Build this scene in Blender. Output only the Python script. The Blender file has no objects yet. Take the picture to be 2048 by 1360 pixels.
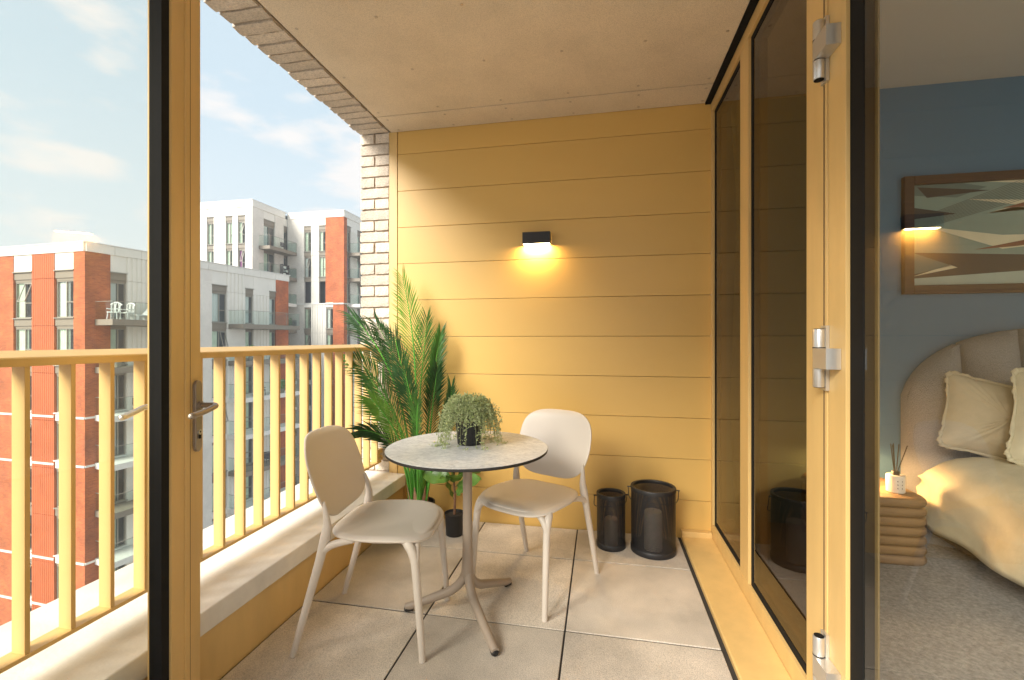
import bpy, math, random
from mathutils import Vector, Matrix
random.seed(7)
R = math.radians
PI = math.pi
scene = bpy.context.scene
col = scene.collection

# ------------------------------------------------------------------ camera
cam_d = bpy.data.cameras.new('camera'); cam = bpy.data.objects.new('camera', cam_d)
col.objects.link(cam); scene.camera = cam
cam_d.lens = 16.0; cam_d.sensor_width = 36.0
cam_d.clip_start = 0.05; cam_d.clip_end = 3000
cam.location = (0, 0, 1.2)
cam.rotation_euler = (R(90), 0, R(11.065))

# ------------------------------------------------------------------ sky, sun, exposure
SUN_AZ = Vector((-0.50, -0.87, 0)).normalized()      # where the sun stands, seen from the balcony
SUN_EL = R(33)
world = bpy.data.worlds.new('World'); scene.world = world; world.use_nodes = True
nt = world.node_tree; nt.nodes.clear()
wo = nt.nodes.new('ShaderNodeOutputWorld'); wb = nt.nodes.new('ShaderNodeBackground')
sky = nt.nodes.new('ShaderNodeTexSky'); sky.sky_type = 'NISHITA'; sky.sun_disc = False
sky.sun_elevation = SUN_EL; sky.sun_rotation = math.atan2(SUN_AZ.x, SUN_AZ.y)
sky.air_density = 1.3; sky.dust_density = 1.6; sky.ozone_density = 1.4
tc = nt.nodes.new('ShaderNodeTexCoord')
mp = nt.nodes.new('ShaderNodeMapping'); mp.inputs['Scale'].default_value = (1, 1, 2.6)
mp.inputs['Location'].default_value = (0.31, 0.12, 0.03)
n1 = nt.nodes.new('ShaderNodeTexNoise'); n1.inputs['Scale'].default_value = 4.6
n1.inputs['Detail'].default_value = 9; n1.inputs['Roughness'].default_value = 0.52
cr = nt.nodes.new('ShaderNodeValToRGB')
cr.color_ramp.elements[0].position = 0.50; cr.color_ramp.elements[0].color = (0, 0, 0, 1)
cr.color_ramp.elements[1].position = 0.60; cr.color_ramp.elements[1].color = (1, 1, 1, 1)
mxh = nt.nodes.new('ShaderNodeMixRGB')         # thin high veil over the blue
mxh.inputs[0].default_value = 0.85; mxh.inputs[2].default_value = (2.85, 3.42, 3.7, 1)
mxc = nt.nodes.new('ShaderNodeMixRGB'); mxc.inputs[2].default_value = (4.15, 3.95, 3.8, 1)
fm = nt.nodes.new('ShaderNodeMath'); fm.operation = 'MULTIPLY'; fm.inputs[1].default_value = 0.8
L = nt.links.new
sx = nt.nodes.new('ShaderNodeSeparateXYZ'); L(tc.outputs['Generated'], sx.inputs[0])
hz = nt.nodes.new('ShaderNodeMapRange'); hz.inputs[1].default_value = 0.0; hz.inputs[2].default_value = 0.42; hz.inputs[3].default_value = 0.85; hz.inputs[4].default_value = 0.0
L(sx.outputs[2], hz.inputs[0])
mxz = nt.nodes.new('ShaderNodeMixRGB'); mxz.inputs[2].default_value = (3.6, 3.8, 3.85, 1)
L(tc.outputs['Generated'], mp.inputs[0]); L(mp.outputs[0], n1.inputs['Vector']); L(n1.outputs['Fac'], cr.inputs[0])
L(cr.outputs[0], fm.inputs[0]); L(sky.outputs[0], mxh.inputs[1]); L(mxh.outputs[0], mxz.inputs[1]); L(hz.outputs[0], mxz.inputs[0]); L(mxz.outputs[0], mxc.inputs[1])
L(fm.outputs[0], mxc.inputs[0]); L(mxc.outputs[0], wb.inputs[0]); L(wb.outputs[0], wo.inputs[0])
wb.inputs[1].default_value = 0.050
sd = bpy.data.lights.new('sun', 'SUN'); sd.energy = 1.5; sd.angle = R(30); sd.color = (1, 0.945, 0.86)
so = bpy.data.objects.new('sun', sd); col.objects.link(so)
sdir = SUN_AZ * math.cos(SUN_EL) + Vector((0, 0, math.sin(SUN_EL)))
so.rotation_euler = sdir.to_track_quat('Z', 'Y').to_euler(); so.location = sdir * 60
scene.view_settings.view_transform = 'Standard'; scene.view_settings.look = 'None'
scene.view_settings.exposure = 2.36; scene.view_settings.gamma = 1.0
scene.view_settings.use_curve_mapping = False

# ------------------------------------------------------------------ mesh helpers
class MB:
    def __init__(s): s.v = []; s.f = []
    def add(s, vs, fs):
        o = len(s.v); s.v += [tuple(p) for p in vs]; s.f += [tuple(i + o for i in f) for f in fs]; return s
    def box(s, x0, x1, y0, y1, z0, z1):
        return s.add([(x0,y0,z0),(x1,y0,z0),(x1,y1,z0),(x0,y1,z0),(x0,y0,z1),(x1,y0,z1),(x1,y1,z1),(x0,y1,z1)],
                     [(0,3,2,1),(4,5,6,7),(0,1,5,4),(1,2,6,5),(2,3,7,6),(3,0,4,7)])
    def prism(s, pts, z0, z1):
        n = len(pts)
        return s.add([(x,y,z0) for x,y in pts] + [(x,y,z1) for x,y in pts],
                     [tuple(range(n))[::-1], tuple(range(n,2*n))] + [(i,(i+1)%n,n+(i+1)%n,n+i) for i in range(n)])
    def extr(s, prof, axis, a, b):          # profile (u,w) swept along x or y
        n = len(prof)
        q = (lambda u,w,t: (t,u,w)) if axis == 'x' else (lambda u,w,t: (u,t,w))
        return s.add([q(u,w,a) for u,w in prof] + [q(u,w,b) for u,w in prof],
                     [tuple(range(n)), tuple(range(n,2*n))[::-1]] + [(i,n+i,n+(i+1)%n,(i+1)%n) for i in range(n)])
    def lathe(s, prof, c=(0,0,0), n=32, close=False):
        vs = []; fs = []; m = len(prof)
        for k in range(n):
            a = 2*PI*k/n
            vs += [(c[0]+r*math.cos(a), c[1]+r*math.sin(a), c[2]+z) for r,z in prof]
        for k in range(n):
            k2 = (k+1)%n
            for i in range(m-1): fs.append((k*m+i, k2*m+i, k2*m+i+1, k*m+i+1))
            if close: fs.append((k*m+m-1, k2*m+m-1, k2*m, k*m))
        return s.add(vs, fs)
    def tube(s, path, rad, n=10, sq=1.0, caps=True, up=(0,0,1)):
        P = [Vector(p) for p in path]
        if not hasattr(rad, '__len__'): rad = [rad]*len(P)
        vs = []; fs = []; U = Vector(up); prev = None
        for i, p in enumerate(P):
            t = (P[min(i+1,len(P)-1)] - P[max(i-1,0)]).normalized()
            if prev is None:
                a = t.cross(U)
                if a.length < 1e-3: a = t.cross(Vector((1,0,0)))
                a.normalize()
            else:
                a = (prev - t*prev.dot(t)).normalized()
            prev = a; b = t.cross(a)
            for k in range(n):
                g = 2*PI*k/n; vs.append(p + a*math.cos(g)*rad[i] + b*math.sin(g)*rad[i]*sq)
        for i in range(len(P)-1):
            for k in range(n): fs.append((i*n+k, i*n+(k+1)%n, (i+1)*n+(k+1)%n, (i+1)*n+k))
        if caps:
            fs.append(tuple(range(n))[::-1]); fs.append(tuple((len(P)-1)*n+k for k in range(n)))
        return s.add(vs, fs)
    def pad(s, fn, thick, nr=14, nt_=56, p=6, edge=0.0):
        # closed lens: fn(r, theta) -> (point, normal)
        for sg in (1,-1): pass
        top = []; bot = []
        for i in range(nr+1):
            r = math.sin(i/nr*PI/2)**0.8 if i else 0.0
            h = thick/2*max(0.0, 1-r**p)**0.5 + edge
            for k in range(nt_):
                q, nn = fn(r, 2*PI*k/nt_)
                q = Vector(q); nn = Vector(nn)
                top.append(q+nn*h); bot.append(q-nn*h)
        N = len(top); fs = []
        for i in range(nr):
            for k in range(nt_):
                k2 = (k+1)%nt_
                fs.append((i*nt_+k, (i+1)*nt_+k, (i+1)*nt_+k2, i*nt_+k2))
                fs.append((N+i*nt_+k, N+i*nt_+k2, N+(i+1)*nt_+k2, N+(i+1)*nt_+k))
        o = nr*nt_
        for k in range(nt_):
            k2 = (k+1)%nt_; fs.append((o+k, N+o+k, N+o+k2, o+k2))
        return s.add(top+bot, fs)
    def mesh(s, name, mat, smooth=False, angle=None):
        me = bpy.data.meshes.new(name); me.from_pydata(s.v, [], s.f); me.validate(); me.update()
        for m in (mat if isinstance(mat, (list,tuple)) else [mat]): me.materials.append(m)
        if smooth:
            me.polygons.foreach_set('use_smooth', [True]*len(me.polygons))
            try: me.set_sharp_from_angle(angle=R(angle or 40))
            except Exception: pass
        return me
    def build(s, name, mat, parent=None, smooth=False, loc=(0,0,0), rot=(0,0,0), bevel=0, angle=None, recalc=False):
        me = s.mesh(name, mat, smooth, angle)
        return place(name, me, parent, loc, rot, bevel)

def place(name, me, parent=None, loc=(0,0,0), rot=(0,0,0), bevel=0):
    o = bpy.data.objects.new(name, me); col.objects.link(o)
    o.location = loc; o.rotation_euler = rot
    if parent: o.parent = parent
    if bevel:
        b = o.modifiers.new('bevel', 'BEVEL'); b.width = bevel; b.segments = 2; b.limit_method = 'ANGLE'
    return o

def tag(o, label=None, cat=None, group=None, kind=None):
    if label: o['label'] = label
    if cat: o['category'] = cat
    if group: o['group'] = group
    if kind: o['kind'] = kind
    return o

def thing(name, label, cat, loc=(0,0,0), rz=0, group=None):
    o = bpy.data.objects.new(name, None); col.objects.link(o); o.empty_display_size = 0.1
    o.location = loc; o.rotation_euler = (0,0,rz)
    return tag(o, label, cat, group)

def kids(o): return [c for c in bpy.data.objects if c.parent == o]
def copy_tree(o, parent=None):
    c = o.copy(); col.objects.link(c)
    c.parent = parent
    for ch in kids(o): copy_tree(ch, c)
    return c

def bez(p0, p1, p2, p3=None, n=10):
    out = []
    for i in range(n+1):
        t = i/n
        if p3 is None: out.append(Vector(p0)*(1-t)**2 + Vector(p1)*2*t*(1-t) + Vector(p2)*t*t)
        else: out.append(Vector(p0)*(1-t)**3 + Vector(p1)*3*t*(1-t)**2 + Vector(p2)*3*t*t*(1-t) + Vector(p3)*t**3)
    return out

# ------------------------------------------------------------------ materials
def mat(name, c, rough=0.6, metal=0.0, var=0.0, vscale=8, bump=0.0, bscale=200, bdist=0.002, c2=None, coat=0, spec=None, sss=0, trans=0, objrand=0, stretch=(1,1,1), bdetail=4, space='Object', speck=0, sscale=420):
    m = bpy.data.materials.new(name); m.use_nodes = True; t = m.node_tree
    b = t.nodes['Principled BSDF']
    b.inputs['Base Color'].default_value = (*c, 1); b.inputs['Roughness'].default_value = rough
    b.inputs['Metallic'].default_value = metal
    if coat: b.inputs['Coat Weight'].default_value = coat
    if spec is not None: b.inputs['Specular IOR Level'].default_value = spec
    if sss: b.inputs['Subsurface Weight'].default_value = sss; b.inputs['Subsurface Scale'].default_value = 0.01
    tcn = t.nodes.new('ShaderNodeTexCoord'); mpn = t.nodes.new('ShaderNodeMapping')
    mpn.inputs['Scale'].default_value = stretch
    t.links.new(tcn.outputs[space], mpn.inputs[0])
    colr = None
    if var or c2:
        n = t.nodes.new('ShaderNodeTexNoise'); n.inputs['Scale'].default_value = vscale
        n.inputs['Detail'].default_value = 6; n.inputs['Roughness'].default_value = 0.6
        t.links.new(mpn.outputs[0], n.inputs['Vector'])
        mx = t.nodes.new('ShaderNodeMixRGB')
        d = c2 if c2 else tuple(x*(1-var) for x in c)
        u = c if c2 else tuple(min(1, x*(1+var)) for x in c)
        mx.inputs[1].default_value = (*d,1); mx.inputs[2].default_value = (*u,1)
        rp = t.nodes.new('ShaderNodeMapRange'); rp.inputs[1].default_value = 0.33; rp.inputs[2].default_value = 0.67
        t.links.new(n.outputs['Fac'], rp.inputs[0]); t.links.new(rp.outputs[0], mx.inputs[0])
        colr = mx.outputs[0]
    if speck:
        n = t.nodes.new('ShaderNodeTexNoise'); n.inputs['Scale'].default_value = sscale; n.inputs['Detail'].default_value = 3
        t.links.new(mpn.outputs[0], n.inputs['Vector'])
        mr = t.nodes.new('ShaderNodeMapRange'); mr.inputs[1].default_value = 0.36; mr.inputs[2].default_value = 0.56; mr.inputs[3].default_value = 1-speck; mr.inputs[4].default_value = 1.0
        hs = t.nodes.new('ShaderNodeHueSaturation'); t.links.new(n.outputs['Fac'], mr.inputs[0]); t.links.new(mr.outputs[0], hs.inputs['Value'])
        if colr: t.links.new(colr, hs.inputs['Color'])
        else: hs.inputs['Color'].default_value = (*c,1)
        colr = hs.outputs[0]
    if objrand:
        oi = t.nodes.new('ShaderNodeObjectInfo'); hs = t.nodes.new('ShaderNodeHueSaturation')
        mr = t.nodes.new('ShaderNodeMapRange'); mr.inputs[3].default_value = 1-objrand; mr.inputs[4].default_value = 1+objrand
        t.links.new(oi.outputs['Random'], mr.inputs[0]); t.links.new(mr.outputs[0], hs.inputs['Value'])
        if colr: t.links.new(colr, hs.inputs['Color'])
        else: hs.inputs['Color'].default_value = (*c,1)
        colr = hs.outputs[0]
    if colr: t.links.new(colr, b.inputs['Base Color'])
    if bump:
        n = t.nodes.new('ShaderNodeTexNoise'); n.inputs['Scale'].default_value = bscale; n.inputs['Detail'].default_value = bdetail
        t.links.new(mpn.outputs[0], n.inputs['Vector'])
        bp = t.nodes.new('ShaderNodeBump'); bp.inputs['Strength'].default_value = bump; bp.inputs['Distance'].default_value = bdist
        t.links.new(n.outputs['Fac'], bp.inputs['Height']); t.links.new(bp.outputs[0], b.inputs['Normal'])
    if trans:
        tr = t.nodes.new('ShaderNodeBsdfTranslucent'); ms = t.nodes.new('ShaderNodeMixShader'); ms.inputs[0].default_value = trans
        if colr: t.links.new(colr, tr.inputs[0])
        else: tr.inputs[0].default_value = (*c,1)
        o = t.nodes['Material Output']
        t.links.new(b.outputs[0], ms.inputs[1]); t.links.new(tr.outputs[0], ms.inputs[2]); t.links.new(ms.outputs[0], o.inputs[0])
    return m

def glass(name, tint=(0.97,0.98,0.96), ior=1.5, boost=1.0):
    m = bpy.data.materials.new(name); m.use_nodes = True; t = m.node_tree; t.nodes.clear()
    o = t.nodes.new('ShaderNodeOutputMaterial'); tr = t.nodes.new('ShaderNodeBsdfTransparent'); tr.inputs[0].default_value = (*tint,1)
    g = t.nodes.new('ShaderNodeBsdfGlossy'); g.inputs['Roughness'].default_value = 0.0
    fr = t.nodes.new('ShaderNodeFresnel'); fr.inputs[0].default_value = ior
    mu = t.nodes.new('ShaderNodeMath'); mu.operation = 'MULTIPLY'; mu.inputs[1].default_value = boost; mu.use_clamp = True
    geo = t.nodes.new('ShaderNodeNewGeometry')     # only the outward faces of a pane mirror; seen from inside it is clear
    inv = t.nodes.new('ShaderNodeMath'); inv.operation = 'SUBTRACT'; inv.inputs[0].default_value = 1.0
    m2 = t.nodes.new('ShaderNodeMath'); m2.operation = 'MULTIPLY'
    mx = t.nodes.new('ShaderNodeMixShader')
    t.links.new(fr.outputs[0], mu.inputs[0]); t.links.new(geo.outputs['Backfacing'], inv.inputs[1])
    t.links.new(mu.outputs[0], m2.inputs[0]); t.links.new(inv.outputs[0], m2.inputs[1])
    t.links.new(m2.outputs[0], mx.inputs[0])
    t.links.new(tr.outputs[0], mx.inputs[1]); t.links.new(g.outputs[0], mx.inputs[2]); t.links.new(mx.outputs[0], o.inputs[0])
    return m

def brickmat(name, c1, c2, cm, rough=0.85, w=0.215, h=0.065, mort=0.010, stain=0.25):
    # real brick size; the face runs in any vertical plane, so use (x+y, z)
    m = bpy.data.materials.new(name); m.use_nodes = True; t = m.node_tree; b = t.nodes['Principled BSDF']
    b.inputs['Roughness'].default_value = rough
    tcn = t.nodes.new('ShaderNodeTexCoord'); sp = t.nodes.new('ShaderNodeSeparateXYZ'); ad = t.nodes.new('ShaderNodeMath'); cb = t.nodes.new('ShaderNodeCombineXYZ')
    t.links.new(tcn.outputs['Object'], sp.inputs[0]); t.links.new(sp.outputs[0], ad.inputs[0]); t.links.new(sp.outputs[1], ad.inputs[1])
    t.links.new(ad.outputs[0], cb.inputs[0]); t.links.new(sp.outputs[2], cb.inputs[1])
    br = t.nodes.new('ShaderNodeTexBrick'); br.inputs['Scale'].default_value = 1
    br.inputs['Brick Width'].default_value = w+mort; br.inputs['Row Height'].default_value = h+mort; br.inputs['Mortar Size'].default_value = mort*0.5
    br.inputs['Color1'].default_value = (*c1,1); br.inputs['Color2'].default_value = (*c2,1); br.inputs['Mortar'].default_value = (*cm,1)
    t.links.new(cb.outputs[0], br.inputs['Vector'])
    n = t.nodes.new('ShaderNodeTexNoise'); n.inputs['Scale'].default_value = 0.8; n.inputs['Detail'].default_value = 8
    t.links.new(tcn.outputs['Object'], n.inputs['Vector'])
    mr = t.nodes.new('ShaderNodeMapRange'); mr.inputs[1].default_value = 0.3; mr.inputs[2].default_value = 0.7
    mr.inputs[3].default_value = 1-stain; mr.inputs[4].default_value = 1+stain
    hs = t.nodes.new('ShaderNodeHueSaturation'); t.links.new(n.outputs['Fac'], mr.inputs[0]); t.links.new(mr.outputs[0], hs.inputs['Value'])
    t.links.new(br.outputs['Color'], hs.inputs['Color']); t.links.new(hs.outputs[0], b.inputs['Base Color'])
    return m

GOLD = mat('gold_paint', (0.68,0.455,0.175), 0.42, var=0.06, vscale=4, stretch=(3,3,0.6), bump=0.05, bscale=600, bdist=0.0005)
GOLDP = mat('gold_cladding', (0.68,0.43,0.125), 0.40, var=0.035, vscale=1.6, bump=0.12, bscale=900, bdist=0.0004, stretch=(0.3,1,1), objrand=0.03)
GROOVE = mat('joint_shadow', (0.16,0.10,0.04), 0.8)
BLACKG = mat('black_gasket', (0.009,0.009,0.009), 0.75, spec=0.15)
OLIVE = mat('inner_frame_bronze', (0.15,0.11,0.05), 0.5)
CEIL = mat('cement_board', (0.80,0.68,0.52), 0.75, var=0.06, speck=0.2, sscale=260, vscale=3.5, bump=0.35, bscale=350, bdist=0.0007)
SCREW = mat('screw_head', (0.55,0.46,0.36), 0.35, metal=0.6)
SLAB = mat('concrete_slab', (0.66,0.585,0.49), 0.9, var=0.2, vscale=3.1, bump=0.9, bscale=260, bdist=0.0025, objrand=0.10, speck=0.35, sscale=330)
BED = mat('dark_bedding', (0.03,0.026,0.022), 0.95)
COPE = mat('cast_stone', (0.76,0.72,0.65), 0.85, var=0.16, vscale=3.2, bump=0.5, bscale=90, bdist=0.002)
BRICK = mat('buff_brick', (0.68,0.585,0.48), 0.92, var=0.12, vscale=14, speck=0.25, sscale=120, bump=0.8, bscale=90, bdist=0.004, objrand=0.16)
MORT = mat('lime_mortar', (0.42,0.34,0.26), 0.95, var=0.1, bump=0.6, bscale=120)
CHAIR = mat('beige_plastic', (0.64,0.57,0.49), 0.42, var=0.02, vscale=3, bump=0.12, bscale=1400, bdist=0.0003)
TLEG = mat('taupe_metal', (0.36,0.29,0.225), 0.45, bump=0.1, bscale=900, bdist=0.0003)
BLACK = mat('black_plastic', (0.014,0.014,0.015), 0.55, bump=0.15, bscale=300, bdist=0.0006)
BLKMET = mat('black_powder_coat', (0.016,0.016,0.018), 0.45, bump=0.1, bscale=500, bdist=0.0004)
STEEL = mat('brushed_metal', (0.62,0.60,0.56), 0.33, metal=0.75, bump=0.1, bscale=700, bdist=0.0003)
PEWTER = mat('grey_handle_metal', (0.33,0.28,0.23), 0.38, metal=0.6)
SOIL = mat('soil', (0.035,0.028,0.02), 0.95, bump=1, bscale=150, bdist=0.01, var=0.4, vscale=90)
WAX = mat('cream_wax', (0.85,0.72,0.58), 0.5, sss=0.2)
GLASS = glass('clear_glazing', boost=1.25)
GLASSD = glass('door_glazing', tint=(0.99,0.98,0.94), boost=1.15)
GLASSL = glass('open_door_glazing', tint=(0.99,0.99,0.96), boost=0.5)
GLASSB = glass('bronze_glazing', tint=(0.52,0.41,0.26), boost=1.2)
def marble():
    m = mat('pale_stone_laminate', (0.86,0.87,0.87), 0.36, c2=(0.55,0.57,0.60), vscale=9.0, stretch=(1,1.6,1), speck=0.18, sscale=60)
    t = m.node_tree
    for n in [q for q in t.nodes if q.type == 'TEX_NOISE'][:1]:
        n.inputs['Distortion'].default_value = 2.2; n.inputs['Detail'].default_value = 10; n.inputs['Roughness'].default_value = 0.72
    return m
TOP = marble()  # mottled stone print
TEDGE = mat('dark_laminate_edge', (0.018,0.016,0.014), 0.65)

# ------------------------------------------------------------------ ground far below
GZ = -23.0
PAVE = mat('street_paving', (0.26,0.25,0.23), 0.9, var=0.2, vscale=0.3)
ASPH = mat('asphalt', (0.05,0.05,0.052), 0.9, var=0.2, vscale=0.6)
tag(MB().add([(-1200,-1200,GZ),(1200,-1200,GZ),(1200,1200,GZ),(-1200,1200,GZ)],[(0,1,2,3)]).build('ground', PAVE), kind='structure')
tag(MB().box(-22,-13,-300,300,GZ-0.1,GZ+0.008).build('road', ASPH), kind='structure')

# ------------------------------------------------------------------ apartment buildings opposite
REDB = brickmat('red_brick', (0.52,0.135,0.035), (0.39,0.085,0.025), (0.46,0.22,0.12))
REDC = mat('terracotta_cladding', (0.52,0.13,0.04), 0.6, var=0.08, vscale=1)
WHB = brickmat('white_brick', (0.85,0.80,0.72), (0.80,0.75,0.67), (0.64,0.59,0.52), stain=0.08)
WHP = mat('white_panel', (0.84,0.80,0.72), 0.6, var=0.04, vscale=0.7)
TAUPE = mat('taupe_band', (0.25,0.215,0.165), 0.6, var=0.05)
WHITE = mat('white_concrete', (0.80,0.78,0.73), 0.7, var=0.05)
WFR = mat('window_frame_grey', (0.30,0.28,0.23), 0.5)
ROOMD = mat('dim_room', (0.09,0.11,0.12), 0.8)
CURT = mat('pale_green_curtain', (0.74,0.80,0.66), 0.9, var=0.1, vscale=2)
CURW = mat('white_blind', (0.78,0.77,0.76), 0.9)
CURP = mat('pink_curtain', (0.42,0.12,0.34), 0.9)
BGLASS = glass('far_glazing', tint=(0.93,0.97,0.95), boost=1.5)
BALG = glass('balcony_glass', tint=(0.93,0.97,0.955), boost=1.0)

class Face:
    def __init__(s, ox, oy, dx, dy, nx, ny):
        d = Vector((dx,dy)).normalized(); n = Vector((nx,ny)).normalized(); s.o = Vector((ox,oy)); s.d = d; s.n = n
    def p(s, t, d): q = s.o + s.d*t + s.n*d; return (q.x, q.y)
    def box(s, mb, t0, t1, d0, d1, z0, z1):
        pts = [s.p(t0,d0), s.p(t1,d0), s.p(t1,d1), s.p(t0,d1)]
        a = sum(pts[i][0]*pts[(i+1)%4][1]-pts[(i+1)%4][0]*pts[i][1] for i in range(4))
        if a < 0: pts = pts[::-1]
        mb.prism(pts, z0, z1); return mb
    def rot(s): # local +x -> d, local -y -> n   (mirrored faces simply use x reversed)
        return math.atan2(s.n.x, -s.n.y)

_win = {}
def window(bld, face, t0, t1, z0, z1, style, rng):
    w = round(t1-t0, 2); h = round(z1-z0, 2)
    key = (w, h, style)
    if key not in _win:
        fr = MB(); b = 0.06
        fr.box(-w/2,-w/2+b,-0.04,0.04,0,h).box(w/2-b,w/2,-0.04,0.04,0,h).box(-w/2+b,w/2-b,-0.04,0.04,0,b).box(-w/2+b,w/2-b,-0.04,0.04,h-b,h)
        mx = -w/2+w*0.52
        if w > 0.8: fr.box(mx-0.03,mx+0.03,-0.038,0.038,b,h-b)
        zt = h*0.42
        lo, hi = (mx+0.03 if w > 0.8 else -w/2+b), w/2-b
        if style != 3: fr.box(lo,hi,-0.036,0.036,zt-0.03,zt+0.03)
        gl = MB().box(-w/2+b,w/2-b,-0.006,0.006,b,h-b)
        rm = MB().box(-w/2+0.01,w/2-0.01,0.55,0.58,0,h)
        cu = MB()
        xs = [-w/2+0.05, -w/2+w*(0.62 if style == 0 else 0.93 if style == 1 else 0.45)]
        nfold = 10
        pts = []
        for i in range(nfold+1):
            x = xs[0]+(xs[1]-xs[0])*i/nfold; pts.append((x, 0.06+0.03*(i%2)))
        for i in range(nfold):
            cu.add([(pts[i][0],pts[i][1],0.02),(pts[i+1][0],pts[i+1][1],0.02),(pts[i+1][0],pts[i+1][1],h-0.05),(pts[i][0],pts[i][1],h-0.05)],[(0,1,2,3)])
        sa = MB()
        a, c_, zz0, zz1 = lo+0.02, hi-0.02, zt+0.05, h-b-0.02
        if style == 2:
            for (x0,x1,q0,q1) in ((a,a+0.05,zz0,zz1),(c_-0.05,c_,zz0,zz1),(a+0.05,c_-0.05,zz0,zz0+0.05),(a+0.05,c_-0.05,zz1-0.05,zz1)):
                vs = []
                for (x,z) in ((x0,q0),(x1,q0),(x1,q1),(x0,q1)):
                    off = -(zz1-z)/(zz1-zz0)*0.38-0.05
                    vs += [(x,off,z),(x,off-0.04,z)]
                sa.add(vs, [(0,2,4,6),(1,7,5,3),(0,1,3,2),(2,3,5,4),(4,5,7,6),(6,7,1,0)])
        _win[key] = (fr.mesh('window', WFR), gl.mesh('pane', BGLASS), rm.mesh('window_room', ROOMD), cu, sa.mesh('sash', WFR) if style == 2 else None, {})
    fr, gl, rm, cu, sa, cc = _win[key]
    x, y = face.p((t0+t1)/2, -0.16)
    o = place('window', fr, bld, (x,y,z0), (0,0,face.rot()))
    place('pane', gl, o); place('room_behind', rm, o)
    cm = rng.choices([CURT, CURW, CURP], [6,4,0.6])[0]
    if cm.name not in cc: cc[cm.name] = cu.mesh('curtain', cm)
    place('curtain', cc[cm.name], o)
    if sa: place('sash', sa, o)
    return o

def balcony(bld, face, t0, t1, depth, z, mat_, furn=False):
    mb = MB(); face.box(mb, t0, t1, 0.01, depth, z, z+0.36)
    s = mb.build('balcony_slab', mat_, bld)
    g = MB(); zz = z+0.36; e = 0.012
    face.box(g, t0+0.03, t1-0.03, depth-0.05, depth-0.05+e, zz, zz+1.08)
    face.box(g, t0+0.03, t0+0.03+e, 0.02, depth-0.052, zz, zz+1.08)
    face.box(g, t1-0.03-e, t1-0.03, 0.02, depth-0.052, zz, zz+1.08)
    g.build('glass_balustrade', BALG, s)
    r = MB()
    face.box(r, t0+0.02, t1-0.02, depth-0.065, depth-0.025, zz+1.083, zz+1.11)
    face.box(r, t0+0.02, t0+0.055, 0.02, depth-0.068, zz+1.083, zz+1.11)
    face.box(r, t1-0.055, t1-0.02, 0.02, depth-0.068, zz+1.083, zz+1.11)
    n = max(2, int((t1-t0)/1.2))
    for k in range(n+1):
        tt = t0+0.05+(t1-t0-0.1)*k/n
        face.box(r, tt-0.012, tt+0.012, depth-0.035, depth-0.015, zz, zz+1.08)
    r.build('balustrade_rail', WFR, s)
    return s

def facade(bld, face, cols, z0, z1, bands, rng, walls, ztop_band):
    # cols: (t0,t1,material) walls and (t0,t1,None,style) bays; bands: list of (zb, material) band bottoms
    for c in cols:
        t0, t1 = c[0], c[1]
        if c[2] is not None:
            kind = c[2]
            if kind in (REDC,):                       # ribbed terracotta panels, storey by storey
                zs = [z0] + [zb for zb,_ in bands[::-1] if z0 < zb < z1] + [z1]
                for a, b in zip(zs, zs[1:]):
                    mb = MB(); face.box(mb, t0, t1, -0.25, -0.03, a+0.01, b-0.01)
                    n = int((t1-t0)/0.16)
                    for i in range(n):
                        ta = t0+(t1-t0)*i/n; face.box(mb, ta+0.015, ta+(t1-t0)/n-0.015, -0.03, 0.01, a+0.012, b-0.012)
                    mb.build('cladding_panel', REDC, bld)
            elif kind == WHP:
                zs = [z0] + [zb for zb,_ in bands[::-1] if z0 < zb < z1] + [z1]
                for a, b in zip(zs, zs[1:]):
                    mb = MB(); face.box(mb, t0, t1, -0.25, -0.02, a+0.008, b-0.008)
                    if rng.random() < 0.6:
                        n = max(2, int((t1-t0)/0.28))
                        for i in range(n):
                            ta = t0+(t1-t0)*i/n; face.box(mb, ta+0.02, ta+(t1-t0)/n*0.62, -0.02, 0.03, a+0.012, b-0.012)
                    mb.build('wall_panel', WHP, bld)
            else:
                mb = MB(); face.box(mb, t0, t1, -0.25, 0, z0, z1)
                mb.build('brick_pier', kind, bld)
        else:
            prev = None
            first = True
            for i, (zb, bm) in enumerate(bands):
                if zb > z1 or zb < z0-0.1: prev = (zb, bm); continue
                mb = MB(); face.box(mb, t0+0.003, t1-0.003, -0.25, -0.045, zb, zb+0.5); mb.build('spandrel', bm, bld)
                mb = MB(); face.box(mb, t0-0.03, t1+0.03, -0.04, 0.05, zb+0.44, zb+0.5); mb.build('sill', WFR if bm != WHITE else WHITE, bld)
                zlow = bands[i+1][0] if i+1 < len(bands) else None
                if zlow is not None and zlow >= z0-0.1:
                    st = rng.choice([0,0,1,2,2]) if len(c) < 4 else c[3]
                    mb = MB(); face.box(mb, t0+0.003, t1-0.003, -0.25, -0.1, zb-0.16, zb-0.003); mb.build('window_head', TAUPE, bld)
                    window(bld, face, t0+0.02, t1-0.02, zlow+0.502, zb-0.163, st, rng)
            if ztop_band is not None:
                zb = bands[0][0]+0.5
                mb = MB(); face.box(mb, t0+0.003, t1-0.003, -0.25, -0.03, zb+0.003, ztop_band); mb.build('wall_panel', WHP, bld)

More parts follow.
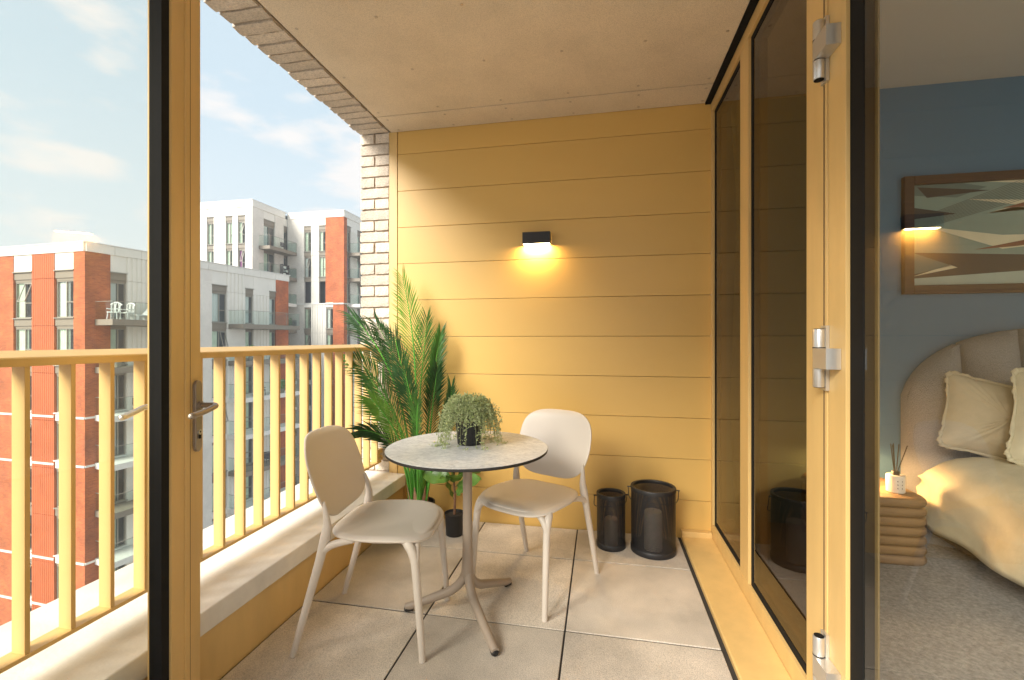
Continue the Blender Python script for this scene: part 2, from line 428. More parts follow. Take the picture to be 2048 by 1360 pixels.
# --- red and white block on the left
rng = random.Random(3)
A = thing('apartment_building', 'nearer red brick and white apartment block with taupe bands and glass balconies', 'building', (-33,30,GZ))
def bld_root(o): return o
bA = A; bA.location = (0,0,0)
fl = Face(-30.7, 22.1, -0.998, 0.063, -0.063, -0.998)
fr_ = Face(-30.7, 22.1, 0.1495, 0.9887, 0.9887, -0.1495)
zroof = 7.2
bandsA = []
for k in range(9):
    zb = 5.04 - 2.95*k
    bandsA.append((zb, WHITE if k in (3,4,6,7) else TAUPE))
zc = zroof-0.6
# body behind the facades
c0 = fr_.p(0,-0.25-0.2); 
pts = [fl.p(0.26,-0.75), fl.p(14,-0.75), (-46.5, 38.6), fr_.p(15.4,-0.75)]
def inter_body(mb, pts, z0, z1):
    a = sum(pts[i][0]*pts[(i+1)%len(pts)][1]-pts[(i+1)%len(pts)][0]*pts[i][1] for i in range(len(pts)))
    mb.prism(pts if a > 0 else pts[::-1], z0, z1); return mb
# corner of the set-back body
cb = Vector(fl.o) + fl.n*-0.75 + fr_.n*-0.75
inter_body(MB(), [(cb.x,cb.y), fl.p(14,-0.75), (-46.5,39.0), fr_.p(15.4,-0.75)], GZ, zroof-0.02).build('body', ROOMD, bA)
facade(bA, fl, [(0.25,0.95,REDB),(0.95,2.6,None),(2.6,4.6,REDC),(4.6,6.29,None),(6.29,9.2,REDB),(9.2,10.8,None),(10.8,14,REDB)], GZ, zc, bandsA, rng, None, zc)
facade(bA, fr_, [(0,1.33,REDB),(1.33,2.25,None,3),(2.25,6.0,WHP),(6.0,8.05,WHB),(8.05,9.3,None),(9.3,10.97,WHP),(10.97,11.73,None,0),(11.73,13.35,WHP),(13.35,14.05,None,0),(14.05,15.45,REDB)], GZ, zc, bandsA, rng, None, zc)
# corner fill
co = MB(); co.prism([(fl.p(0.25,0)[0],fl.p(0.25,0)[1]), (fl.o.x,fl.o.y), (fr_.p(0.001,-0.25)[0]-0.002,fr_.p(0.001,-0.25)[1]), (fl.p(0.25,-0.25)[0],fl.p(0.25,-0.25)[1])], GZ, zc)
co.build('brick_pier', REDB, bA)
# parapet cornice panels
for f, T in ((fl,14),(fr_,15.5)):
    n = int(T/1.55)
    for i in range(n):
        mb = MB(); a = T*i/n; b = T*(i+1)/n
        f.box(mb, a+(0.008 if i else 0.06), b-0.008, -0.3, 0.05, zc+0.003, zroof-0.06); mb.build('parapet_panel', WHP, bA)
mb = MB(); fl.box(mb, -0.06, 14, -0.5, 0.09, zroof-0.055, zroof); fr_.box(mb, 0.51, 15.6, -0.5, 0.09, zroof-0.052, zroof+0.003); mb.build('parapet_cap', WHITE, bA)
for k in (3,4,6,7):
    mb = MB(); z = bandsA[k][0]
    fl.box(mb, 0, 0.94, 0.003, 0.06, z+0.2, z+0.32); fl.box(mb, 2.61, 4.59, 0.012, 0.06, z+0.2, z+0.32); fl.box(mb, 6.3, 9.19, 0.003, 0.06, z+0.2, z+0.32)
    fr_.box(mb, 0.0, 1.32, 0.003, 0.06, z+0.2, z+0.32)
    mb.build('string_course', WHITE, bA)
for k in range(1,9):
    bm = bandsA[k][1]
    balcony(bA, fr_, 0.5, 5.4, 1.7, bandsA[k][0]+0.02, bm)
    balcony(bA, fr_, 9.4, 15.2, 1.6, bandsA[k][0]+0.02, bm)

# --- tall pale block behind
Bt = thing('apartment_building', 'taller pale white apartment block further back with one orange brick column', 'building', (0,0,0))
bB = Bt
f1 = Face(-35.7,41.4,-1,0,0,-1); f2 = Face(-35.7,41.4,0,1,1,0); f3 = Face(-35.7,46.8,1,0,0,-1); f4 = Face(-28.5,46.8,0,1,1,0)
zrB = 15.9; zcB = zrB-0.75
bandsB = [(13.8-2.95*k, WHITE if k in (3,) or k in (6,7,9) else TAUPE) for k in range(13)]
inter_body(MB(), [(-36.5,42.2),(-36.5,47.6),(-29.3,47.6),(-29.3,60),(-42.9,60),(-42.9,42.2)], GZ, zrB-0.02).build('body', ROOMD, bB)
facade(bB, f1, [(0,0.88,WHB),(0.88,1.76,None),(1.76,2.4,WHB),(2.4,3.25,None),(3.25,4.71,WHB),(4.71,5.57,None),(5.57,7.4,WHB)], GZ, zcB, bandsB, rng, None, zcB)
facade(bB, f2, [(0.2505,1.64,WHB),(1.64,3.36,None,3),(3.36,4.79,WHB),(4.79,5.4,None,3)], GZ, zcB, bandsB, rng, None, zcB)
zs_ = bandsB[3][0]+0.3
facade(bB, f3, [(0.0,2.16,WHB),(2.16,3.06,None),(3.06,4.05,WHP),(4.05,4.9,None),(4.9,7.2,REDB)], zs_, zcB, bandsB, rng, None, zcB)
facade(bB, f3, [(0.0,2.16,WHB),(2.16,3.06,None),(3.06,4.95,WHP),(4.95,5.84,None),(5.84,7.2,REDB)], GZ, zs_-0.01, bandsB[3:], rng, None, None)
facade(bB, f4, [(0.2505,0.64,REDB),(0.64,1.49,None,0),(1.49,2.93,WHP),(2.93,4.21,None,3),(4.21,13,WHB)], GZ, zcB, bandsB, rng, None, zcB)
for f, a0, T in ((f1,0.06,7.4),(f2,0.0,5.0),(f3,0.06,7.2),(f4,0.0,13)):
    n = max(2,int(T/1.8))
    for i in range(n):
        mb = MB(); a = T*i/n; b = T*(i+1)/n
        f.box(mb, a+(0.008 if i else a0), b-0.008, -0.3, 0.05, zcB+0.003, zrB-0.06); mb.build('parapet_panel', WHP, bB)
mb = MB(); f1.box(mb,-0.08,7.5,-0.6,0.08,zrB-0.055,zrB); f2.box(mb,0.61,5.3,-0.6,0.08,zrB-0.052,zrB+0.003); f3.box(mb,0.09,7.28,-0.6,0.08,zrB-0.05,zrB+0.006); f4.box(mb,0.61,13,-0.6,0.08,zrB-0.048,zrB+0.009)
mb.build('parapet_cap', WHITE, bB)
mb = MB(); z = zs_
f3.box(mb,0.01,2.15,0.003,0.07,z,z+0.15); f3.box(mb,3.07,7.2,0.003,0.07,z,z+0.15); f4.box(mb,0.072,0.63,0.003,0.07,z,z+0.15); mb.build('string_course', WHITE, bB)
for k in range(1,12):
    balcony(bB, f2, 0.9, 5.25, 1.35, bandsB[k][0]+0.02, bandsB[k][1])
    balcony(bB, f4, 1.0, 6.2, 1.4, bandsB[k][0]+0.02, bandsB[k][1])

# --- things standing on the far balconies
ORN = mat('white_garden_furniture', (0.82,0.81,0.78), 0.5)
DKG = mat('dark_rattan', (0.05,0.05,0.055), 0.8)
LEAFF = mat('balcony_plant_green', (0.10,0.30,0.06), 0.6, var=0.4, vscale=3)
def far_chair(f, t, d, z, m, label, ornate=False, rz=0, group=None):
    x, y = f.p(t,d)
    o = thing('garden_chair', label, 'chair', (x,y,z), rz, group)
    MB().box(-0.26,0.26,-0.25,0.25,0.40,0.46).build('seat', m, o)
    b = MB()
    if ornate:
        for i in range(5):
            xx = -0.22+0.11*i; b.tube(bez((xx,0.24,0.46),(xx+(0.06 if i%2 else -0.06),0.3,0.72),(xx,0.33,0.98+0.05*math.sin(i*PI/4))), 0.028, 6)
        b.tube(bez((-0.28,0.31,0.9),(0,0.36,1.22),(0.28,0.31,0.9)), 0.045, 6)
        b.tube(bez((-0.27,0.28,0.62),(0,0.31,0.7),(0.27,0.28,0.62)), 0.035, 6)
    else: b.box(-0.26,0.26,0.22,0.28,0.47,0.92)
    b.build('backrest', m, o)
    for sx in (-1,1):
        for sy in (-1,1): MB().tube([(sx*0.22,sy*0.2,0.4),(sx*0.25,sy*0.24,0)], 0.022, 6).build('leg', m, o)
        MB().box(sx*0.26-0.025,sx*0.26+0.025,-0.22,0.24,0.62,0.67).build('armrest', m, o)
    return o
def zA(k): return bandsA[k][0]+0.02+0.365
def zB(k): return bandsB[k][0]+0.02+0.365
far_chair(fr_, 0.85, 1.2, zA(1), ORN, 'ornate white garden chair nearest the brick corner on the top balcony', True, R(30))
far_chair(fr_, 1.55, 1.2, zA(1), ORN, 'second ornate white garden chair on the top balcony, beside the lounger', True, R(10))
x, y = fr_.p(2.55, 1.1)
lo = thing('sun_lounger', 'white sun lounger with raised back on the top balcony', 'sun lounger', (x,y,zA(1)), R(-81)+PI)
MB().extr([(-0.75,0.28),(0.2,0.28),(0.75,0.85),(0.72,0.9),(0.18,0.34),(-0.75,0.34)], 'y', -0.28, 0.28).build('seat', ORN, lo)
for sx in (-0.65,0.3): MB().box(sx-0.03,sx+0.03,-0.26,0.26,0,0.28).build('leg', ORN, lo)
x, y = fr_.p(4.2, 1.0)
sf = thing('outdoor_sofa', 'dark rattan sofa at the far end of the top balcony', 'sofa', (x,y,zA(1)), fr_.rot())
MB().box(-0.75,0.75,-0.35,0.35,0.05,0.42).build('seat', DKG, sf); MB().box(-0.75,0.75,0.2,0.35,0.42,0.8).build('backrest', DKG, sf)
for s_ in (-1,1): MB().box(s_*0.75-0.1,s_*0.75+0.1,-0.35,0.35,0.0,0.62).build('armrest', DKG, sf)
def far_plant(f, t, d, z, h, label, seed):
    x, y = f.p(t,d); o = thing('potted_plant', label, 'plant', (x,y,z)); rg = random.Random(seed)
    MB().lathe([(0.0,0.0),(0.15,0.0),(0.2,0.32),(0.16,0.32),(0.0,0.30)], n=12).build('pot', TAUPE, o, True)
    mb = MB()
    for i in range(140):
        a = rg.random()*2*PI; r = rg.random()**0.6*0.32*h; zz = 0.35+rg.random()*h
        c = Vector((r*math.cos(a), r*math.sin(a), zz)); v = Vector((rg.uniform(-1,1),rg.uniform(-1,1),rg.uniform(-0.4,1))).normalized()*0.10; w = v.cross(Vector((rg.uniform(-1,1),rg.uniform(-1,1),0.2))).normalized()*0.035
        mb.add([c-v,c+w,c+v,c-w],[(0,1,2,3)])
    tag(mb.build('foliage', LEAFF, o), kind='stuff')
    return o
far_plant(fr_, 1.0, 1.3, zA(2), 0.7, 'bright green plant on the second balcony of the nearer block', 1)
far_plant(fr_, 3.6, 1.25, zA(4), 0.8, 'leafy potted plant halfway along the white fourth balcony of the nearer block', 2)
far_plant(fr_, 10.4, 1.25, zA(2), 0.9, 'potted plant at the near end of a far right balcony of the nearer block', 3)
far_plant(fr_, 13.6, 1.2, zA(3), 0.8, 'potted plant in front of the brick end on a white balcony', 4)
far_plant(f2, 4.6, 0.9, zB(4), 1.0, 'tall plant on a recessed balcony of the taller pale block', 5)
far_chair(fr_, 2.4, 1.0, zA(3), DKG, 'dark chair on the third balcony of the nearer block', rz=R(200))
far_chair(fr_, 4.3, 1.0, zA(4), DKG, 'dark chair on the fourth balcony of the nearer block', rz=R(100))
far_chair(fr_, 3.1, 1.0, zA(5), DKG, 'dark chair on the fifth balcony of the nearer block', rz=R(160))
far_chair(fr_, 11.6, 1.0, zA(3), DKG, 'dark chair on the far white balcony beside the brick end', rz=R(160))
far_chair(fr_, 12.4, 0.9, zA(5), DKG, 'dark chair low down on the far right balconies of the nearer block', rz=R(60))
far_chair(f2, 3.8, 0.8, zB(1), DKG, 'dark low chair on the top balcony of the taller pale block', rz=R(90))
far_chair(f4, 3.2, 0.8, zB(2), DKG, 'dark chair behind glass beside the orange brick column', rz=R(90))
x, y = f2.p(3.9,0.8)
sh = thing('storage_rack', 'black storage rack with white boxes on a balcony of the taller block', 'rack', (x,y,zB(2)), R(90))
for q in range(4): MB().box(-0.5,0.5,-0.2,0.2,0.1+0.38*q,0.14+0.38*q).build('shelf', DKG, sh)
for sx in (-1,1): MB().box(sx*0.5-0.03,sx*0.5+0.03,-0.2,0.2,0,1.35).build('side_frame', DKG, sh)
for q, sx in ((0,-0.22),(1,0.2),(2,-0.15)):
    cr_ = MB().box(-0.2,0.2,-0.17,0.17,0,0.26).build('storage_box', ORN); cr_.location = (x,y+sx,zB(2)+0.145+0.38*q); cr_.rotation_euler.z = R(90)
    tag(cr_, 'white box on the %s shelf of the black balcony rack' % ('lowest','middle','upper')[q], 'box')

# ------------------------------------------------------------------ balcony floor
fb = tag(MB().box(-1.34,0.64,-0.6,3.0,-0.12,-0.0065).build('balcony_floor', BED), kind='structure')
xs = [-1.325,-0.752,-0.146,0.462]; ys = [-0.6,0.025,0.645,1.266,1.886,2.508,2.915]
for i in range(3):
    for j in range(6):
        g = 0.0036
        m_ = MB().box(xs[i]+g,xs[i+1]-g,ys[j]+g,ys[j+1]-g,-0.0063,random.uniform(-0.0015,0.0010))
        m_.build('paving_slab', SLAB, fb, bevel=0.003)

# ------------------------------------------------------------------ gold clad end wall
wall = thing('clad_wall', 'golden horizontal board wall closing the end of the balcony', 'wall', (-0.37,2.93,0))
def W(mb): return mb
ox, oy = 0.37, -2.93
zb = [-0.03,0.225,0.475,0.725,0.974,1.224,1.473,1.723,1.972,2.222,2.474,2.634]
for a, b in zip(zb, zb[1:]):
    MB().box(-1.372+ox,0.652+ox,2.922+oy,2.945+oy,a+0.0012,b-0.0012).build('board', GOLDP, wall, bevel=0.0012)
MB().box(-1.372+ox,0.652+ox,2.9455+oy,3.0+oy,-0.03,2.64).build('backing', GROOVE, wall)
MB().box(-1.434+ox,-1.3755+ox,2.918+oy,3.0+oy,0.2,2.632).build('edge_trim', GOLD, wall, bevel=0.001)
# ------------------------------------------------------------------ brick pier
pier = thing('brick_pier', 'pale buff brick pier beside the golden wall', 'pier', (-1.54,2.92,0))
px0, px1 = -1.652+1.54, -1.437+1.54
MB().box(px0+0.008,px1-0.001,0.012,0.5,-1.5,2.85).build('mortar', MORT, pier)
def rbrick(lx, ly, lz, seed):
    rg = random.Random(seed); n = [7,3,3]
    mb = MB(); nx, ny, nz = 8, 3, 4
    idx = {}; vs = []; fs = []
    def V(i,j,k):
        if (i,j,k) not in idx:
            p = Vector((i/nx*lx-lx/2, j/ny*ly-ly/2, k/nz*lz-lz/2))
            corner = sum([i in (0,nx), j in (0,ny), k in (0,nz)])
            s = 0.0004 if corner == 1 else 0.0009
            p += Vector((rg.gauss(0,s),rg.gauss(0,s),rg.gauss(0,s)))
            if corner >= 2: p *= 0.988
            idx[(i,j,k)] = len(vs); vs.append(p)
        return idx[(i,j,k)]
    for i in range(nx):
        for j in range(ny):
            fs.append((V(i,j,0),V(i,j+1,0),V(i+1,j+1,0),V(i+1,j,0))); fs.append((V(i,j,nz),V(i+1,j,nz),V(i+1,j+1,nz),V(i,j+1,nz)))
    for i in range(nx):
        for k in range(nz):
            fs.append((V(i,0,k),V(i+1,0,k),V(i+1,0,k+1),V(i,0,k+1))); fs.append((V(i,ny,k),V(i,ny,k+1),V(i+1,ny,k+1),V(i+1,ny,k)))
    for j in range(ny):
        for k in range(nz):
            fs.append((V(0,j,k),V(0,j,k+1),V(0,j+1,k+1),V(0,j+1,k))); fs.append((V(nx,j,k),V(nx,j+1,k),V(nx,j+1,k+1),V(nx,j,k+1)))
    return mb.add(vs, fs)
full = [rbrick(0.213,0.10,0.064,s).mesh('brick', BRICK) for s in range(5)]
half = [rbrick(0.101,0.10,0.064,s+20).mesh('brick', BRICK) for s in range(5)]
z = 2.596; k = 0
while z > -0.6:
    jx = lambda: random.uniform(-0.003,0.003)
    if k % 2 == 1:
        place('brick', random.choice(full), pier, ((px0+px1)/2+jx(), 0.05+jx(), z), (0,random.uniform(-0.008,0.008),0))
    else:
        for s_ in (-1,1): place('brick', random.choice(half), pier, ((px0+px1)/2+s_*0.0565+jx(), 0.05+jx(), z), (0,random.uniform(-0.015,0.015),0))
    z -= 0.0755; k += 1
# brick soffit edge
SB=0.032
sof = thing('brick_lintel', 'row of buff soffit bricks along the outer edge of the ceiling', 'lintel', (-1.545,1.3,2.63))
MB().box(-0.10,0.107,-2.0,1.625,0.011,0.5).build('mortar', MORT, sof)
yy = 2.882; i = 0
while yy > -0.6:
    o = place('brick', random.choice(full), sof, (random.uniform(-0.004,0.004), yy-1.3, 0.05+random.uniform(-0.003,0.003)), (R(90),random.uniform(-0.012,0.012),random.uniform(-0.008,0.008)))
    yy -= 0.0755
# front face of the edge beam above
yy0 = 2.80
for r_ in range(3):
    yy = 2.81-(0.1125 if r_%2 else 0)
    while yy > 0.6:
        place('brick', random.choice(full), sof, (-0.058, yy-1.3, 0.14+0.0755*r_), (0,0,R(90)))
        yy -= 0.225

# ------------------------------------------------------------------ ceiling
ce = tag(MB().box(-1.43,0.66,-0.6,3.0,2.66,2.9).build('ceiling', BLACKG), kind='structure')  # backing coloured black, putting shade into the gaps around the panels
MB().box(-1.418,0.615,-0.6,2.695,2.628,2.655).build('ceiling_panel', CEIL, ce, bevel=0.001)
MB().box(-1.418,0.615,2.703,2.917,2.628,2.655).build('ceiling_panel', CEIL, ce, bevel=0.001)
scm = MB().lathe([(0.0,-0.0022),(0.004,-0.0022),(0.0075,-0.0012),(0.008,0.0)], n=12).mesh('screw', SCREW, True)
for X in (-1.37,-0.98,-0.585,-0.19,0.205,0.575):
    for Y in (0.3,0.69,1.08,1.47,1.86,2.255,2.645):
        place('screw', scm, ce, (X+random.uniform(-.004,.004),Y,2.628))
    place('screw', scm, ce, (X+0.01,2.745,2.628)); place('screw', scm, ce, (X+0.02,2.885,2.628))

# ------------------------------------------------------------------ parapet: gold upstand and stone coping
par = thing('parapet', 'low golden upstand with white cast stone coping under the railing', 'parapet', (-1.5,1.3,0))
MB().box(-0.35,0.172,-1.9,1.618,-1.5,0.207).build('upstand', GOLD, par)
cps = [(-1.9,-0.95),(-0.95,1.616)]
for a, b in cps:
    MB().extr([(-0.36,0.208),(0.19,0.208),(0.19,0.286),(-0.36,0.30)], 'y', a+0.002, b-0.002).build('coping_stone', COPE, par, bevel=0.005)

# ------------------------------------------------------------------ railing
rail = thing('railing', 'golden metal balcony railing with flat vertical bars', 'railing', (-1.5,1.3,0.3))
MB().extr([(0.03,0.831),(0.03,0.851),(0.026,0.855),(-0.036,0.872),(-0.043,0.869),(-0.043,0.831)], 'y', -1.9, 1.55).build('handrail', GOLD, rail, bevel=0.0015)
MB().box(-0.035,0.022,-1.9,1.595,0.062,0.074).build('bottom_rail', GOLD, rail, bevel=0.0015)
bm_ = MB().box(-0.0225,0.0225,0,0.0122,0,0.757).mesh('baluster', GOLD)
Y = 2.838
while Y > -0.5:
    place('baluster', bm_, rail, (-0.0035, Y-1.3, 0.0742), bevel=0.001); Y -= 0.1063
for z0 in (0.074,0.75):
    br_ = MB().box(0.0,0.018,1.555,1.618,z0,z0+0.08).build('bracket', GOLD, rail, bevel=0.001)
    MB().tube([(0.018,1.59,z0+0.045),(0.03,1.59,z0+0.045)],0.009,6).tube([(0.018,1.575,z0+0.02),(0.026,1.575,z0+0.02)],0.005,6).build('bolt', STEEL, br_, True)

# ------------------------------------------------------------------ glazed facade on the right
FX = 0.65
fac = thing('glazed_facade', 'golden framed fixed glazing along the right of the balcony', 'window wall', (FX,2.3,0))
fy = -2.3
def part(mb, name, m, p, **k): return mb.build(name, m, p, **k)
T = 0.07
def fb_(y0,y1,z0,z1,x0=0.0,x1=T): return MB().box(x0,x1,y0+fy,y1+fy,z0,z1)
fb_(2.882,2.9205,0.10,2.56).build('jamb', GOLD, fac, bevel=0.001)
fb_(2.214,2.335,0.10,2.56).build('mullion', GOLD, fac, bevel=0.001)
st = fb_(1.487,1.622,0.0,2.64).build('post', GOLD, fac, bevel=0.001)
fb_(1.5,1.505,0.0,2.64,-0.0015,0.0).build('groove_line', GROOVE, st)
fb_(1.6225,2.9205,0.0,0.0985).build('bottom_rail', GOLD, fac, bevel=0.001)
fb_(1.6225,2.9205,2.5615,2.64).build('head_rail', GOLD, fac, bevel=0.001)
fb_(-0.6,2.92,2.62,2.655,-0.033,-0.001).build('dark_gap_strip', BLACKG, fac)  # black strip standing in for the shaded gap between ceiling and head rail
for (a,b) in ((2.337,2.880),(1.624,2.212)):
    mb = MB()
    w = 0.028
    for (c,d,e,f_) in ((a,a+w,0.1,2.56),(b-w,b,0.1,2.56),(a+w,b-w,0.1,0.1+w),(a+w,b-w,2.56-w,2.56)): mb.box(0.012,0.036,c+fy,d+fy,e,f_)
    mb.build('gasket', BLACKG, fac)
    mb = MB(); w2 = 0.036
    for (c,d,e,f_) in ((a,a+w2,0.1,2.56),(b-w2,b,0.1,2.56),(a+w2,b-w2,0.1,0.1+w2),(a+w2,b-w2,2.56-w2,2.56)): mb.box(0.04,0.068,c+fy,d+fy,e,f_)
    mb.build('inner_frame', OLIVE, fac)
    MB().box(0.014,0.022,a+w+0.001+fy,b-w-0.001+fy,0.1+w,2.56-w).build('pane', GLASSB, fac)
MB().extr([(-0.172,-0.03),(-0.172,0.012),(-0.168,0.018),(-0.001,0.024),(-0.001,-0.03)], 'y', -2.9, 0.575).build('sill', GOLD, fac, bevel=0.002)
MB().box(-0.172,-0.001,0.5755,0.619,-0.02,0.052).build('sill_end_upstand', GOLD, fac, bevel=0.003)

# door leaf with hinges
door = thing('glass_door', 'closed golden framed glass door with three chunky hinges in front of the bedroom', 'door', (FX,1.48,0))
fy2 = -1.48
def db(y0,y1,z0,z1,x0=0.002,x1=0.068): return MB().box(x0,x1,y0+fy2,y1+fy2,z0,z1)
db(1.386,1.4835,0.03,2.62).build('stile', GOLD, door, bevel=0.001)
db(0.33,0.45,0.03,2.62).build('stile', GOLD, door, bevel=0.001)
db(0.4502,1.3858,0.03,0.13).build('bottom_rail', GOLD, door, bevel=0.001)
db(0.4502,1.3858,2.52,2.62).build('top_rail', GOLD, door, bevel=0.001)
mb = MB()
for (c,d,e,f_) in ((1.322,1.385,0.13,2.52),(0.452,0.50,0.13,2.52),(0.50,1.322,0.131,0.18),(0.50,1.322,2.47,2.519)): mb.box(0.012,0.038,c+fy2,d+fy2,e,f_)
mb.build('gasket', BLACKG, door)
mb = MB()
for (c,d,e,f_) in ((1.312,1.384,0.132,2.518),(0.453,0.49,0.132,2.518)): mb.box(0.040,0.044,c+fy2,d+fy2,e,f_)
mb.build('inner_frame', OLIVE, door)
MB().box(0.014,0.022,0.501+fy2,1.321+fy2,0.181,2.469).build('pane', GLASSD, door)
for zc_ in (2.05,1.147,0.245):
    h = MB()
    yc = 1.487+fy2; xc = -0.021
    h.lathe([(0.0,0.085),(0.0145,0.085),(0.0155,0.083),(0.0155,0.031),(0.0,0.031)], (xc,yc,zc_), 20)
    h.lathe([(0.0,-0.031),(0.0155,-0.031),(0.0155,-0.083),(0.0145,-0.085),(0.0,-0.085)], (xc,yc,zc_), 20)
    ho = h.build('hinge', STEEL, door, True)
    h = MB().lathe([(0.0,0.029),(0.0155,0.029),(0.0155,-0.029),(0.0,-0.029)], (xc,yc,zc_), 20)
    h.extr([(xc-0.0155,yc),(xc-0.0155,yc-0.03),(xc-0.004,yc-0.083),(0.001,yc-0.085),(0.001,yc-0.045),(xc+0.0155,yc)], 'x', 0, 1) if False else h.prism([(xc-0.015,yc-0.0),(xc-0.0155,yc-0.02),(xc-0.0155,yc-0.078),(0.0015,yc-0.078),(0.0015,yc-0.02),(xc+0.0155,yc)][::-1], zc_-0.029, zc_+0.029)
    h.build('hinge_leaf', STEEL, ho, True, angle=30)
    MB().lathe([(0.0,0.0865),(0.013,0.0865),(0.013,0.0855)], (xc,yc,zc_), 20).lathe([(0.013,-0.0855),(0.013,-0.0865),(0.0,-0.0865)], (xc,yc,zc_), 20).lathe([(0.0161,0.0318),(0.0161,0.0287)], (xc,yc,zc_), 20).build('hinge_cap', BLACKG, ho, True)
    MB().box(0.0,0.001,0,0.001,0,0.001)
    MB().box(-0.008,0.0015,yc-0.012,yc+0.02,zc_-0.095,zc_+0.095).build('hinge_plate', STEEL, ho)

# ------------------------------------------------------------------ opened door on the left
PH = R(18)
leaf = thing('glass_door', 'open golden framed glass door swung out towards the railing, seen at its handle edge', 'door', (-1.24,1.22,0), 0)
leaf.rotation_euler.z = PH      # local -y runs from the free edge back to its hinges, local +x faces the camera side
LW = 0.93
z0, z1 = 0.06, 2.5
MB().box(-0.068,0.0,-0.077,0.0,z0,z1).build('stile', GOLD, leaf, bevel=0.001)
MB().box(-0.066,-0.004,-0.141,-0.0772,z0,z1).build('stile', GOLD, leaf, bevel=0.001)
MB().box(-0.002,0.0008,-0.0562,-0.0548,z0,z1).build('groove_line', GROOVE, leaf)
MB().box(-0.068,0.0,-LW,-LW+0.10,z0,z1).build('stile', GOLD, leaf, bevel=0.001)
MB().box(-0.066,-0.004,-LW+0.1002,-0.1412,z0,z0+0.10).build('bottom_rail', GOLD, leaf, bevel=0.001)
MB().box(-0.066,-0.004,-LW+0.1002,-0.1412,z1-0.10,z1).build('top_rail', GOLD, leaf, bevel=0.001)
mb = MB()
for (a,b,c,d) in ((-0.176,-0.1416,z0+0.1,z1-0.1),(-LW+0.1006,-LW+0.13,z0+0.1,z1-0.1),(-LW+0.13,-0.176,z0+0.1005,z0+0.13),(-LW+0.13,-0.176,z1-0.13,z1-0.1005)): mb.box(-0.040,-0.009,a,b,c,d)
mb.build('gasket', BLACKG, leaf)
MB().box(-0.034,-0.026,-LW+0.131,-0.177,z0+0.13,z1-0.13).build('pane', GLASSL, leaf)
def handle(sgn, name='handle'):
    xo = 0.0005 if sgn > 0 else -0.0685
    n = 10; pr = []
    hw = 0.017; zt_, zb_ = 1.075, 0.855
    for i in range(n+1): a = PI*i/n; pr.append((hw*math.cos(a), zt_-hw+hw*math.sin(a)))
    for i in range(n+1): a = PI+PI*i/n; pr.append((hw*math.cos(a), zb_+hw+hw*math.sin(a)))
    pr = [(u-0.027, w) for u, w in pr]
    if sgn < 0: pr = pr
    b = MB().extr(pr, 'x', xo, xo+sgn*0.010)
    h = b.build('handle', PEWTER, leaf, bevel=0.0015)
    zc_ = 0.998; y0 = -0.027
    MB().tube([(xo+sgn*0.010,y0,zc_),(xo+sgn*0.018,y0,zc_)],0.0125,16).build('collar', PEWTER, h, True)
    path = [Vector((xo+sgn*0.016,y0,zc_))] + bez((xo+sgn*0.045,y0,zc_),(xo+sgn*0.063,y0,zc_),(xo+sgn*0.066,y0-0.022,zc_-0.002),n=6) + bez((xo+sgn*0.066,y0-0.03,zc_-0.003),(xo+sgn*0.062,y0-0.08,zc_-0.012),(xo+sgn*0.055,y0-0.128,zc_-0.014),n=8)
    rr = [0.0085]*(len(path)-1)+[0.0085]
    path.append(path[-1]+Vector((sgn*-0.0005,-0.005,0))); rr.append(0.0055)
    MB().tube(path, rr, 14).build('lever', PEWTER if sgn > 0 else STEEL, h, True, angle=60)
    if sgn > 0:
        MB().tube([(xo+0.0085,y0,0.915),(xo+0.014,y0,0.915)],0.0085,14).build('lock_cylinder', STEEL, h, True)
        MB().box(xo+0.0125,xo+0.0135,y0-0.005,y0+0.005,0.895,0.914).tube([(xo+0.0138,y0,0.916),(xo+0.0146,y0,0.916)],0.003,8).build('keyhole', BLACKG, h)
handle(1); handle(-1)

# wall return and door post that carry the open door (outside the frame)
rw = thing('clad_wall', 'golden wall return that carries the open door, beside the parapet', 'wall', (-1.2,0.2,0))
MB().box(-0.13,0.24,-0.06,0.06,0.31,2.62).build('panel', GOLD, rw, bevel=0.002)
MB().box(-0.12,0.24,-0.06,0.06,0.0,0.308).build('panel', GOLD, rw, bevel=0.002)

# ------------------------------------------------------------------ wall lamp
lamp = thing('wall_lamp', 'small black rectangular wall lamp glowing downwards on the golden boards', 'wall lamp', (-0.405,2.92,1.85))
mb = MB(); mb.box(-0.088,0.088,-0.055,0.0,0.034,0.038).box(-0.088,0.088,-0.055,-0.052,-0.0365,0.0339).box(-0.088,-0.085,-0.0519,0.0,-0.0365,0.0339).box(0.085,0.088,-0.0519,0.0,-0.0365,0.0339)
mb.build('housing', BLKMET, lamp)
EM = bpy.data.materials.new('warm_diffuser'); EM.use_nodes = True
b = EM.node_tree.nodes['Principled BSDF']; b.inputs['Emission Color'].default_value = (1,0.72,0.36,1); b.inputs['Emission Strength'].default_value = 6
MB().box(-0.0845,0.0845,-0.0515,-0.001,-0.034,-0.030).build('diffuser', EM, lamp)
ld = bpy.data.lights.new('wall_lamp_light','AREA'); ld.shape = 'RECTANGLE'; ld.size = 0.16; ld.size_y = 0.035; ld.energy = 0.9; ld.color = (1,0.66,0.27)
lo_ = bpy.data.objects.new('wall_lamp_light', ld); col.objects.link(lo_); lo_.location = (-0.405,2.892,1.812); lo_.rotation_euler = (0,0,0)

